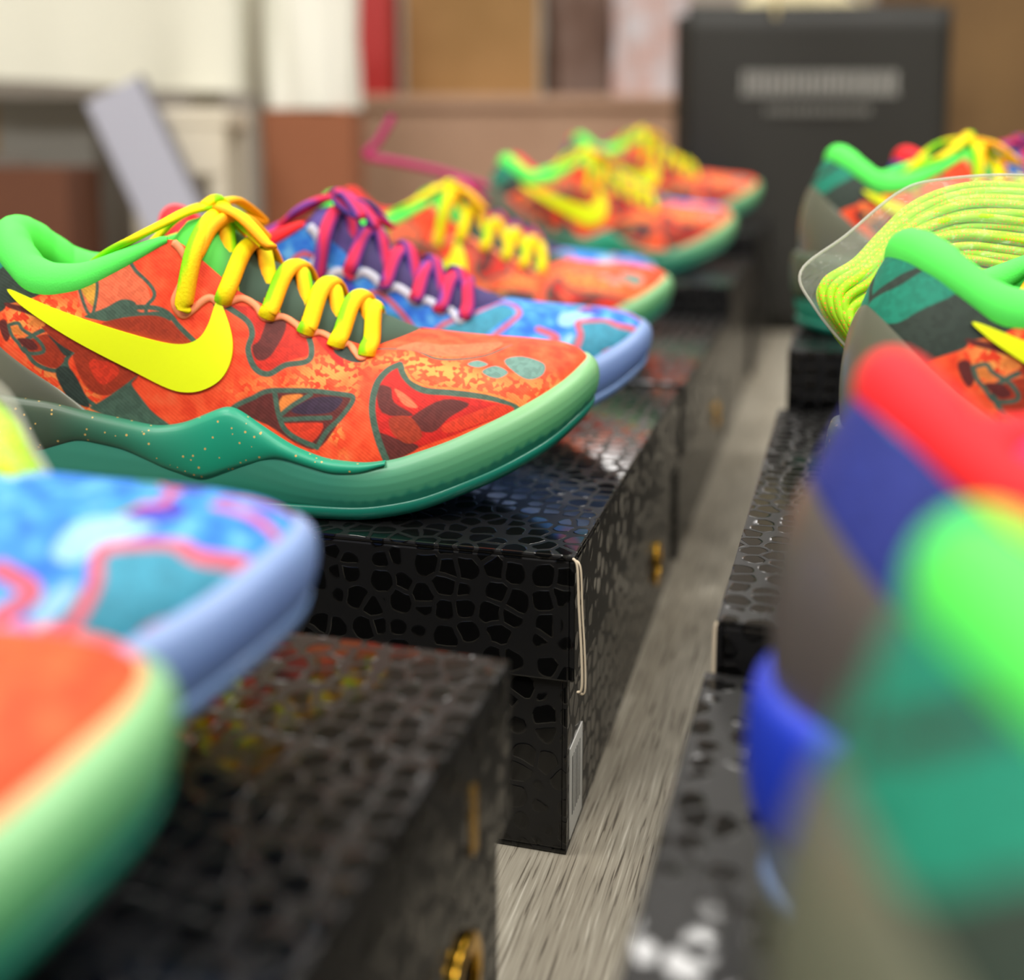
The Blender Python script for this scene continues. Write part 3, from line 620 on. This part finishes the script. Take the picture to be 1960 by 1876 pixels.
    TR = [(.1935, .97), (.1965, .90), (.2005, .78), (.206, .84), (.2135, .93), (.2195, .84), (.226, .93), (.2345, .95), (.2425, .86), (.250, .93), (.2605, .955), (.270, .84), (.279, .93), (.2885, .94), (.297, .78), (.3045, .76), (.3125, .62), (.318, .565), (.3235, .61), (.3215, .70), (.3175, .84), (.322, .93), (.330, .985)]
    for sd in (0, 1):
        q = cr(TR, 7); ss = q[:, 0] if sd == 0 else 1-q[:, 0]; P = upper(ss, q[:, 1]); n_ = unorm(ss, q[:, 1])
        V_, F_, _, _ = tube_geo(S3(P+n_*.0003, mir), pal['trim_r'], .0011, S3(n_, mir), 8); obj('eyestay_trim', mesh('eyestay_trim', V_, F_, m=pal['trim']), t)
    # ---- laces
    parts = []; lc = [np.array(lin(c)) for c in pal['lace']]
    def lace(P, Nn, var=0, r=(.0040, .0019)):
        V_, F_, ang, al = tube_geo(S3(P, mir), r[0], r[1], S3(Nn, mir) if np.ndim(Nn) > 1 else (0, 0, 1), 12)
        k = np.cos(ang); m0 = np.clip(k*3-1.0, 0, 1)[:, None]; m1_ = np.clip((-k+.8*np.sin(al*11+var*1.7))*3-2.4, 0, 1)[:, None]
        c = lc[0]*(1-m0)*(1-m1_)+lc[1]*m0+lc[2]*m1_*(1-m0)
        parts.append((V_, F_, c))
    def span(i, j, a, over):
        """over the edge at eyelet i on side a, across, and in under the edge at eyelet j on the other side"""
        f_ = lambda e_, sd_: (e_[0] if sd_ == 0 else 1-e_[0], e_[1])
        s1, v1 = f_(EY[i], a); s2, v2 = f_(EY[j], 1-a); sg_ = 1 if a == 0 else -1
        K = [upper(s1, v1-.05)+unorm(s1, v1-.05)*.0005, upper(s1, v1)+unorm(s1, v1)*.0030, upper(s1, .985)+unorm(s1, .98)*.0036]
        A = K[-1].reshape(3); B = upper(s2, .99).reshape(3)+np.array([0, sg_*.003, .0012])
        for f in (.25, .5, .75):
            x_ = A[0]+(B[0]-A[0])*f; w1 = A[1]+(B[1]-A[1])*f; K.append(np.array([x_, w1, max(tz(x_, w1)+.0022, A[2]+(B[2]-A[2])*f)+over*.0026*math.sin(math.pi*f)]))
        K += [B, B+np.array([0, -sg_*.003, -.006])]
        K = np.array([np.asarray(k_).reshape(3) for k_ in K]); Pp = cr(K, 7)
        nn = np.stack([np.full(len(Pp), .35), np.clip(Pp[:, 1]/.022, -1, 1)*.75, np.full(len(Pp), .8)], 1)
        lace(Pp, nn, i*2+a)
    span(0, 0, 0, 0); span(0, 0, 1, 0)
    for i in range(1, 6): span(i, i-1, 0, 1.1); span(i, i-1, 1, .2)
    # bow: two loops, a knot and two ends over the tongue
    K0 = np.array([.115, 0, .1355])
    for (a_, b_, c_) in (((.130, .014, .131), (.143, .020, .118), (.130, .007, .127)), ((.122, -.018, .137), (.131, -.033, .126), (.118, -.014, .133))):
        lace(cr([K0, a_, b_, c_, K0+np.array([.002, 0, .002])], 9), (0, 0, 1), 3)
    lace(cr([K0+np.array([.004, -.005, -.001]), K0+np.array([.001, 0, .0035]), K0+np.array([-.004, .005, 0])], 8), (0, 0, 1), 1)
    lace(cr([K0, (.106, .012, .1335), (.097, .020, .1285), (.084, .0245, .1215), (.070, .019, .114), (.056, .012, .104), (.048, .004, .101), (.058, -.002, .104), (.070, .004, .103)], 9), (0, 0, 1), 5)
    lace(cr([K0, (.104, -.008, .134), (.092, -.012, .127), (.076, -.006, .110), (.058, .008, .096)], 9), (0, 0, 1), 2)
    # the lace end held by the topmost eyelet
    e7 = upper(.3165, .93)+unorm(.3165, .93)*.0012
    lace(cr([e7.reshape(3), e7.reshape(3)+np.array([.002, -.001, .0035]), (.117, .017, .1255), (.123, .009, .1305), (.130, 0, .1285), (.137, -.010, .119)], 9), (0, 0, 1), 4, (.0034, .0028))
    V_, F_, cc = join_geo(parts); obj('lace', mesh('lace', V_, F_, cols=cc, m=pal['lacem']), t)
    # ---- swoosh emblem on both sides, a raised patch
    poly = cr([(a_/1000, b_/1000) for a_, b_ in SWOOSH], 5, True)
    for sd in (0, 1):
        ss = np.linspace(.22, .5, 700) if sd == 0 else np.linspace(.5, .78, 700); vv = np.linspace(0.02, 1, 220); SS, VV = np.meshgrid(ss, vv, indexing='ij'); Pm = upper(SS, VV).reshape(-1, 3); Nm = unorm(SS, VV).reshape(-1, 3)
        gx, gz = np.meshgrid(np.arange(.03, .13, .0022), np.arange(.054, .103, .0022)); gp = np.stack([gx.ravel(), gz.ravel()], 1); gp = gp[inside(gp[:, 0], gp[:, 1], poly)]
        gp = gp[seg_dist(np.c_[gp, np.zeros(len(gp))], np.c_[np.vstack([poly, poly[:1]]), np.zeros(len(poly)+1)]) > .0009]
        allp = np.vstack([poly, gp]); n0 = len(poly)
        r = delaunay_2d_cdt([Vector(p_) for p_ in allp], [], [list(range(n0))], 1, 1e-6)
        v2 = np.array([tuple(p_) for p_ in r[0]]); F2 = [tuple(f) for f in r[2]]
        kd = KDTree(len(Pm))
        for i_, p_ in enumerate(Pm): kd.insert((p_[0], 0, p_[2]), i_)
        kd.balance(); fr = []; bk = []
        for p_ in v2:
            h_ = kd.find_n((p_[0], 0, p_[1]), 4); i4 = [q_[1] for q_ in h_]; w4 = np.array([1/(q_[2]+1e-5) for q_ in h_]); w4 /= w4.sum()
            wv = (Pm[i4, 1]*w4).sum(); nv = (Nm[i4]*w4[:, None]).sum(0); b0 = np.array([p_[0], wv, p_[1]]); fr.append(b0+nv*.0013); bk.append(b0-nv*.0015)
        Vv = np.array(fr+bk); nb = len(v2); ed = {}
        for f in F2:
            for q_ in range(len(f)):
                e_ = (f[q_], f[(q_+1) % len(f)]); ed[e_] = 1
        Fs = list(F2)+[tuple(i_+nb for i_ in f[::-1]) for f in F2]+[(b_, a_, a_+nb, b_+nb) for (a_, b_) in ed if (b_, a_) not in ed]
        o_ = obj('swoosh_emblem', mesh('swoosh_emblem', S3(Vv, mir), Fs, smooth=False, m=pal['swoosh']), t); o_['label'] = pal['swoosh_label']
    return t

# ------------------------------------------------------------ the two kinds of sneaker
def knit(name, col, rough=.75, sc_=1100.):
    return mat(name, col, rough, spec=.25, bump=('vor', sc_, .00012))
red_pal = dict(
    upper=upper_mat('orange_print_upper', (236, 62, 28), (255, 84, 42), (255, 100, 56), (255, 176, 86)),
    wall=[(24, 138, 112), (64, 146, 122), (92, 172, 118), (138, 192, 136)], wallm=attr_mat('translucent_green_rubber', .42, coat=.0, sss=.15), out=(20, 120, 100), outm=attr_mat('teal_rubber', .35, coat=.2),
    over=[(66, 84, 66), (30, 156, 122)], overm=attr_mat('speckled_teal_foam', .42, flecks=(214, 176, 100)), counter=mat('olive_grey_heel_cup', (104, 108, 92), .32),
    collar=knit('bright_green_knit', (96, 250, 100)), lining=knit('green_mesh_lining', (80, 225, 90), .8, 420.), insole=mat('green_insole', (120, 170, 120), .8),
    tongue=[(62, 86, 70), (96, 226, 84)], tonguem=attr_mat('green_tongue_fabric', .75), trim=mat('peach_trim', (255, 150, 100), .55), trim_r=.0018,
    lace=[(246, 226, 0), (250, 160, 10), (140, 226, 10)], lacem=attr_mat('yellow_green_lace', .7, bump=('noise', 900., .0004), spec=.25), swoosh=mat('neon_yellow_patch', (240, 255, 0), .4), swoosh_label='neon yellow curved tick emblem')
blue_pal = dict(
    upper=upper_mat('blue_print_upper', (32, 104, 216), (56, 140, 230), (104, 178, 240), (160, 212, 248)),
    wall=[(84, 104, 160), (96, 124, 182), (108, 136, 196), (132, 158, 208)], wallm=attr_mat('translucent_blue_rubber', .45, coat=.0, sss=.12), out=(110, 140, 190), outm=attr_mat('pale_blue_rubber', .35, coat=.2),
    over=[(38, 66, 206), (50, 84, 222)], overm=attr_mat('bright_blue_foam', .42), counter=mat('dark_grey_heel_cup', (96, 90, 88), .32),
    collar=knit('bright_red_knit', (255, 48, 56)), lining=knit('red_mesh_lining', (235, 48, 56), .8, 420.), insole=mat('grey_insole', (150, 140, 160), .8),
    tongue=[(66, 54, 110), (84, 66, 140)], tonguem=attr_mat('purple_tongue_fabric', .75), trim=mat('pale_grey_trim', (200, 204, 224), .5), trim_r=.0026,
    lace=[(216, 44, 84), (62, 52, 138), (120, 60, 150)], lacem=attr_mat('red_purple_lace', .7, bump=('noise', 900., .0004), spec=.25), swoosh=mat('purple_patch', (70, 66, 190), .4), swoosh_label='purple curved tick emblem')
red0 = build_shoe('sneaker', 'x', 'sneaker', red_pal, RED, False, 1000, 250)
blue0 = build_shoe('sneaker', 'x', 'sneaker', blue_pal, BLUE, True, 560, 140)
def put(src, O, yaw, z, label, first=False, pitch=0.):
    rot = (0, -R(pitch), R(yaw)); loc = (O[0], O[1], z+.0006)
    if first: src.location = loc; src.rotation_euler = rot; src['label'] = label; return src
    return dup(src, loc, rot, label)
put(red0, (-.252, .515), 2, .13, 'orange-red sneaker with neon yellow tick, in sharp focus on the torn-cornered box', True)
put(blue0, (-.213, .63), 2, .13, 'blue sneaker with red collar and purple laces just behind the sharp orange-red sneaker', True)
put(red0, (-.353, .177), 2, .13, 'blurred orange sneaker toe with green sole in the bottom left corner')
put(blue0, (-.343, .284), -2, .13, 'blue sneaker toe with periwinkle sole on the nearest left box')
put(red0, (-.165, .885), 2, .13, 'blurred orange sneaker with yellow laces on the third box of the left row')
put(blue0, (-.165, .985), 2, .13, 'blurred blue sneaker behind the orange one on the third box of the left row')
put(red0, (-.03, 1.225), 14, .16, 'blurred orange sneaker on the fourth box of the left row')
put(blue0, (-.02, 1.33), 12, .16, 'blurred blue sneaker at the back of the fourth box of the left row')
put(red0, (.07, 1.575), 12, .19, 'blurred orange sneaker at the far end of the left row')
put(blue0, (.07, 1.68), 10, .19, 'blurred blue sneaker furthest from the camera in the left row')
put(red0, (.125, .414), 6, .13, 'orange sneaker with bright green collar and teal-striped heel, sharp, on the second right box')
put(blue0, (.180, .555), 6, .13, 'blue sneaker half hidden behind the right-hand packet of lime laces')
put(blue0, (.058, .238), -4, .115, 'blurred purple-heeled sneaker with red collar on the nearest right box')
put(red0, (.0305, .121), 0, .115, 'very blurred green-heeled sneaker in the bottom right corner, closest to the camera')
put(red0, (.203, .79), 2, .165, 'blurred green-collared sneaker on the third right box, behind the lace packet')
put(blue0, (.29, .905), 2, .165, 'blurred blue sneaker behind the green-collared one on the third right box')

# ------------------------------------------------------------ loose lace ends sticking up from the far blue shoe
P = cr([(-.02, 1.0, .262), (-.06, 1.0, .275), (-.10, 1.0, .284), (-.128, 1.0, .290), (-.118, 1.0, .302), (-.104, 1.0, .325)], 8)
V_, F_, _, _ = tube_geo(P, .0035, .0022, (0, 1, 0), 10)
tag(obj('shoe_lace', mesh('shoe_lace', V_, F_, m=mat('crimson_purple_lace', (176, 40, 104), .7))), 'crimson and purple lace end sticking up above the far left sneakers', 'lace')

# ------------------------------------------------------------ packets of spare laces
lacem = mat('lime_round_lace', (170, 230, 40), .65, spec=.3)
tc = N(lacem, 'ShaderNodeTexCoord'); vr = N(lacem, 'ShaderNodeTexVoronoi'); vr.inputs['Scale'].default_value = 620.; vr.inputs['Randomness'].default_value = .25
rm = ramp(lacem, [(.26, (255, 176, 60)), (.36, (166, 226, 36))]); link(lacem, tc.outputs['Object'], vr.inputs['Vector']); link(lacem, vr.outputs['Distance'], rm.inputs[0]); link(lacem, rm.outputs[0], bsdf(lacem).inputs['Base Color'])
film = mat('clear_plastic_film', (255, 255, 255), .08, trans=0., spec=.6)
_b = bsdf(film); _b.inputs['Alpha'].default_value = .10; _b.inputs['Base Color'].default_value = (.8, .8, .76, 1)
tcf = N(film, 'ShaderNodeTexCoord'); nf = N(film, 'ShaderNodeTexNoise'); nf.inputs['Scale'].default_value = 60; nf.inputs['Distortion'].default_value = 2.
bpf = N(film, 'ShaderNodeBump'); bpf.inputs['Distance'].default_value = .002; link(film, tcf.outputs['Object'], nf.inputs['Vector']); link(film, nf.outputs[0], bpf.inputs['Height']); link(film, bpf.outputs[0], _b.inputs['Normal'])
seam = mat('plastic_seam', (200, 200, 190), .25); bsdf(seam).inputs['Alpha'].default_value = .55
def packet(o, ux, uz, outer, inner, bag, n, lab1, lab2, r=.0020):
    """plane: origin o, in-plane axes ux, uz; outer/inner guide curves and the bag outline given in metres in that plane"""
    o, ux, uz = np.array(o), np.array(ux, float), np.array(uz, float); ux /= np.linalg.norm(ux); uz /= np.linalg.norm(uz); nn = np.cross(ux, uz)
    A = cr(outer, 10); B = cr(inner, 10); t = thing('lace_bundle', lab1, 'laces', tuple(o)); k = 0
    for layer in (0, 1):
        for i in range(n):
            f = (i+.5*layer)/(n-.5); f = min(f, 1); q = A*(1-f)+B*f; u = np.linspace(0, 1, len(q))
            q = q+np.stack([0*u, np.sin(u*7+i*1.7)*.0011], 1)
            d = (layer-.5)*.0042+.0016*np.sin(u*5+i*2.3)+.006*math.sin(math.pi*f)*(1 if layer == 0 else -1)*-1
            Pw = q[:, 0:1]*ux+q[:, 1:2]*uz-d[:, None]*-nn*-1
            V_, F_, _, _ = tube_geo(Pw, r, r, tuple(nn), 8); obj('lace_strand', mesh('lace_strand', V_, F_, m=lacem), t)
    Bq = cr(bag, 8, True); c = Bq.mean(0); rr = np.array([0, .35, .6, .8, .93, 1.]); th = np.array([.0125, .012, .0105, .0075, .003, .0002])
    b = thing('plastic_bag', lab2, 'bag', tuple(o))
    for sgn, nm in ((1, 'front_film'), (-1, 'back_film')):
        G = np.zeros((len(Bq), 6, 3))
        for j in range(6):
            q = c+(Bq-c)*rr[j]; wr = .0012*np.sin(q[:, 0]*260+q[:, 1]*170); G[:, j] = q[:, 0:1]*ux+q[:, 1:2]*uz+nn*sgn*(th[j]+(wr if 0 < j < 5 else 0*wr))[:, None]
        grid(nm, G, cu=True, m=film, parent=b)
    q = Bq; V_, F_, _, _ = tube_geo(q[:, 0:1]*ux+q[:, 1:2]*uz, .0007, .0007, tuple(nn), 6, True); obj('seam', mesh('seam', V_, F_, m=seam), b)
packet((0.16, 0.475, 0.2), (1, 0.0, 0), (0, 0.35, 1),
  [(0.1099, 0.0694), (0.0806, 0.0762), (0.0531, 0.0791), (0.0344, 0.0771), (0.0165, 0.0699), (0.0018, 0.0575), (-0.0104, 0.0457), (-0.0235, 0.0375), (-0.0258, 0.0293), (-0.0201, 0.0178), (-0.0097, 0.0041)],
  [(0.104, 0.0178), (0.0748, 0.0196), (0.0482, 0.0247), (0.0327, 0.0293), (0.019, 0.0281), (0.005, 0.0224), (-0.0021, 0.0166), (-0.007, 0.012), (-0.0083, 0.0086), (-0.0064, 0.0041), (-0.0011, -0.0005)],
  [(0.118, 0.0791), (0.0676, 0.0851), (0.0279, 0.0827), (0.01, 0.0762), (-0.0131, 0.0575), (-0.034, 0.041), (-0.0287, 0.0247), (-0.0146, 0.0059), (0.0007, -0.0072), (0.023, -0.0072), (0.0596, 0.0018), (0.1102, 0.0132)],
  22, 'coil of lime-green round laces with orange flecks in a clear packet, right side', 'clear plastic packet around the lime laces, leaning behind the green collar')
packet((-0.13, 0.285, 0.2), (1, 0, 0), (0, 0.5, 1),
  [(-0.0544, 0.0357), (-0.0293, 0.0299), (-0.013, 0.0248), (-0.0036, 0.0184), (0.0018, 0.0099), (0.005, 0.003), (0.002, -0.0011)],
  [(-0.0457, -0.0078), (-0.0225, -0.0091), (-0.0101, -0.0105), (-0.0034, -0.0105), (0.0018, -0.0091), (0.0055, -0.0064), (0.0074, -0.0024)],
  [(-0.0564, 0.0387), (-0.0232, 0.0357), (-0.008, 0.0291), (0.0026, 0.0141), (0.0113, 0.0003), (0.0094, -0.0105), (0.0013, -0.0144), (-0.0215, -0.0144), (-0.0462, -0.0118)],
  16, 'lime-green laces in a packet at the left edge, on the blue sneaker', 'clear plastic packet at the left edge, on the near blue sneaker', .0024)


# ------------------------------------------------------------ the far end of the room
tanm = plain_noise('tan_wood_plinth', (168, 132, 108), (186, 152, 128), 2.5, .7)
t = thing('display_plinth', 'long low tan wooden plinth across the back, behind the shoes', 'plinth', (.78, 2.95, 0))
bx('plinth_top', [boxgeo(0, 0, .418, 2.44, .62, .026)], tanm, t, .003); bx('front_panel', [boxgeo(0, -.28, .204, 2.4, .02, .40)], tanm, t, .002)
for x in (-1.17, 0, 1.17): bx('support_panel', [boxgeo(x, .02, .202, .03, .56, .404)], tanm, t, .002)
def closed_box(name, label, cat, x, y, z, sx, sy, sz, m, rz=0., group=None, tilt=0., tape=True):
    t = thing(name, label, cat, (x, y, z), rz, group); t.rotation_euler = (0, tilt, rz)
    bx('carton_body', [boxgeo(0, 0, sz/2, sx, sy, sz)], m, t, .003)
    bx('carton_flap', [boxgeo(-sx/4, 0, sz+.002, sx/2-.003, sy-.002, .004), boxgeo(sx/4, 0, sz+.002, sx/2-.003, sy-.002, .004)], m, t, .001)
    if tape: bx('packing_tape', [boxgeo(0, 0, sz+.0045, .05, sy*.98, .001), boxgeo(0, -sy/2-.0006, sz*.82, .05, .001, sz*.34)], mat(name+'_tape', (150, 120, 78), .3), t, 0)
    return t
cardm = plain_noise('brown_cardboard', (142, 108, 62), (156, 120, 74), 5, .8)
cardm2 = plain_noise('dark_brown_cardboard', (104, 78, 46), (118, 90, 54), 4, .8)
closed_box('cardboard_carton', 'tall tan cardboard carton on the plinth beside the red binder', 'carton', -.10, 2.93, .432, .33, .2, .42, cardm)
closed_box('cardboard_carton', 'large brown cardboard carton at the right edge, behind the black bag', 'carton', 1.06, 2.25, 0, .60, .32, .68, cardm2)
redm = mat('red_binder_card', (170, 34, 34), .45)
t = thing('red_binder', 'upright red binder on the plinth between the white cloth and the tan carton', 'binder', (-.325, 2.82, .432))
bx('binder_cover', [boxgeo(-.036, 0, .15, .004, .24, .30), boxgeo(.036, 0, .15, .004, .24, .30), boxgeo(0, -.118, .15, .072, .004, .30)], redm, t, .0015)
bx('paper_block', [boxgeo(0, .004, .148, .062, .228, .285)], mat('paper_block', (214, 208, 196), .8), t, .001)
gb = plain_noise('grey_brown_cloth', (104, 82, 72), (130, 112, 104), 6, .9)
def bundle(name, label, cat, loc, size, m, seed, folds=7):
    """soft folded heap: a displaced rounded block with folds"""
    r = np.random.default_rng(seed); n, k = 72, 40; th = np.linspace(0, 2*np.pi, n, endpoint=False); ph = np.linspace(0, 1, k); T_, H_ = np.meshgrid(th, ph, indexing='ij')
    rad = (1-np.clip(H_-.72, 0, 1)**2*9); rad = np.sqrt(np.clip(rad, 0.0004, 1)); f = 1+.07*np.sin(T_*folds+H_*4+r.random()*6)+.035*np.sin(T_*folds*2.3+r.random()*6)
    se = (np.abs(np.cos(T_))**3+np.abs(np.sin(T_))**3)**(-1/3)
    G = np.stack([np.cos(T_)*se*rad*f*size[0]/2, np.sin(T_)*se*rad*f*size[1]/2, H_*size[2]*(1+.03*np.sin(T_*3))], -1)
    G = np.concatenate([G, np.stack([0*G[:, 0, 0], 0*G[:, 0, 0], 0*G[:, 0, 0]+size[2]], -1)[:, None]], 1)
    o = grid(name, G, cu=True, m=m); o.location = loc; return tag(o, label, cat)
bundle('folded_clothes', 'grey-brown folded clothes heaped on the plinth right of the tan carton', 'clothes', (.19, 2.95, .4315), (.2, .16, .34), gb, 1)
bundle('folded_clothes', 'pale pink and white folded clothes on the plinth left of the black bag', 'clothes', (.335, 2.78, .4315), (.17, .15, .34), plain_noise('pink_white_cloth', (196, 160, 152), (206, 206, 214), 12, .9), 2)
# black bag with white print
bagm = mat('matt_black_paper_bag', (30, 30, 27), .55)
t = thing('shopping_bag', 'big black shopping bag with white lettering, standing behind the boxes', 'bag', (.497, 1.93, 0), R(-1))
Wb, Db, Hb = .425, .15, .53
def bagpanel(): 
    V, F = [], []
    nz, nxx = 14, 24
    def side(p0, p1, crease):
        o = len(V)
        for i in range(nxx+1):
            for j in range(nz+1):
                u, v = i/nxx, j/nz; x = p0[0]+(p1[0]-p0[0])*u; y = p0[1]+(p1[1]-p0[1])*u
                if crease: x += -math.copysign(1, p0[0])*.03*(1-abs(2*u-1))*v
                else: y += .004*math.sin(u*9+v*5)
                V.append((x, y, .001+Hb*v))
        for i in range(nxx):
            for j in range(nz): a = o+i*(nz+1)+j; F.append((a, a+nz+1, a+nz+2, a+1))
    a, b = Wb/2, Db/2
    side((-a, -b), (a, -b), 0); side((a, -b), (a, b), 1); side((a, b), (-a, b), 0); side((-a, b), (-a, -b), 1)
    V.extend([(-a, -b, .001), (a, -b, .001), (a, b, .001), (-a, b, .001)]); F.append((len(V)-1, len(V)-2, len(V)-3, len(V)-4))
    return V, F
V_, F_ = bagpanel(); o = obj('bag_body', mesh('bag_body', np.array(V_), F_, m=bagm), t); md = o.modifiers.new('s', 'SOLIDIFY'); md.thickness = .0012
for s_ in (-1, 1):
    P = cr([(-.07, s_*.074, Hb-.02), (-.068, s_*.074, Hb+.05), (-.03, s_*.07, Hb+.10), (.03, s_*.07, Hb+.10), (.068, s_*.074, Hb+.05), (.07, s_*.074, Hb-.02)], 8)
    V2, F2, _, _ = tube_geo(P, .004, .004, (0, 1, 0), 8); o = obj('handle', mesh('handle', V2, F2, m=mat('cream_cord', (190, 176, 130), .7)), t); o['label'] = 'cream cord handle'
whm = mat('white_print', (150, 150, 146), .6)
r_ = np.random.default_rng(3); parts = []; x = -.124; k = 0
while x < .124:                               # two rows of white lettering, too blurred to read
    w2 = .010+.005*r_.random(); parts.append(boxgeo(x+w2/2, -.0805, .407, w2*.6, .001, .040)); parts.append(boxgeo(x+w2/2, -.0805, .407+(.016 if k % 2 else -.016), w2, .001, .008)); x += w2+.001; k += 1
o = bx('lettering_row', parts, whm, t, 0); o['label'] = 'upper row of white letters'
parts = []; x = -.084
while x < .084: w2 = .006+.004*r_.random(); parts.append(boxgeo(x+w2/2, -.0805, .364, w2, .001, .013)); x += w2+.0035
o = bx('lettering_row', parts, mat('grey_print', (110, 110, 106), .6), t, 0); o['label'] = 'smaller lower row of grey letters'
o = bundle('tissue_paper', 'cream tissue paper puffing out of the top of the black bag', 'paper', (.48, 1.93, .40), (.2, .09, .165), mat('cream_tissue', (206, 196, 160), .8), 6, 9)
# white cloth on a table, left
t = thing('white_table', 'white-clothed table at the upper left, far behind the shoes', 'table', (-1.28, 2.45, 0))
bx('tabletop', [boxgeo(0, 0, .735, 1.5, .7, .03)], mat('table_board', (190, 180, 165), .6), t, .004)
for x in (-.68, .70):
    for y in (-.28, .28): bx('leg', [boxgeo(x, y, .36, .05, .05, .72)], mat('white_painted_leg', (214, 208, 192), .5), t, .004)
n = 200; u = np.linspace(0, 1, n); per = np.array([(-.78, .38), (-.78, -.38), (.78, -.38), (.78, .38)]); L = np.array([0, .76, 2.32, 3.08]); sd = u*3.08
px_ = np.interp(sd, L, per[:, 0]); py_ = np.interp(sd, L, per[:, 1]); cl = np.zeros((n, 26, 3)); cc = np.array([0, 0])
for j in range(26):
    f = j/25; q = .018*f*np.sin(sd*17)+.01*f*np.sin(sd*31+1); nx_ = np.where(np.abs(px_) > .779, np.sign(px_), 0); ny_ = np.where(np.abs(py_) > .379, -1, 0)
    drop = .345+.012*np.sin(sd*6)
    cl[:, j] = np.stack([px_+nx_*q, py_+ny_*q, .762-f*drop], 1)
clothm = mat('white_cotton_cloth', (226, 226, 212), .85)
o = grid('draped_cloth', cl, m=clothm); bxm = bevel_mesh('cloth_top', [boxgeo(0, 0, .7555, 1.57, .77, .006)], clothm, .002); 
o.location = (-1.28, 2.45, 0); tag(o, 'white cloth hanging in soft folds over the table at the upper left', 'tablecloth'); obj('cloth_top', bxm, o)
# brighter white garment bag hanging at the corner
o = bundle('white_sack', 'bright white sack on top of an orange-brown carton beside the red binder', 'sack', (-.385, 2.22, .380), (.17, .17, .36), mat('bright_white_paper', (240, 240, 230), .8), 8, 5)
stm = mat('white_painted_stool', (216, 208, 190), .5)
closed_box('grey_carton', 'grey carton under the white-clothed table at the far left', 'carton', -1.02, 2.35, 0, .42, .3, .40, mat('grey_card', (150, 148, 142), .8))
closed_box('cardboard_carton', 'dark brown carton standing on the floor left of the pale blue board', 'carton', -.76, 1.84, 0, .13, .15, .27, mat('reddish_brown_card', (98, 58, 38), .8), tape=False)
closed_box('cardboard_carton', 'orange-brown carton below the bright white sack', 'carton', -.385, 2.22, 0, .17, .17, .374, mat('orange_brown_card', (150, 92, 62), .8), tape=False)
t = thing('leaning_board', 'pale blue-grey padded board leaning diagonally under the table edge', 'board', (-.465, 1.82, .006)); t.rotation_euler = (R(-8), R(-26), 0)
bx('panel', [boxgeo(0, 0, .22, .10, .02, .44)], mat('pale_blue_grey_card', (172, 174, 190), .6), t, .004); bx('edge_strip', [boxgeo(.052, 0, .22, .006, .024, .44)], mat('dark_edge_strip', (110, 108, 116), .6), t, .001)
t = thing('white_stool', 'cream-white stool standing between the pale board and the brown carton', 'stool', (-.56, 1.985, 0))
bx('seat', [boxgeo(0, 0, .355, .17, .17, .03)], stm, t, .005)
for x in (-.065, .065):
    for y in (-.065, .065): bx('leg', [boxgeo(x, y, .17, .028, .028, .34)], stm, t, .003)
bx('front_apron', [boxgeo(0, -.075, .30, .15, .014, .08)], stm, t, .002)
closed_box('grey_carton', 'low mid-grey carton on the floor at the far left, left of the dark brown one', 'carton', -1.0, 1.88, 0, .34, .2, .29, mat('mid_grey_card', (132, 128, 122), .8), tape=False)
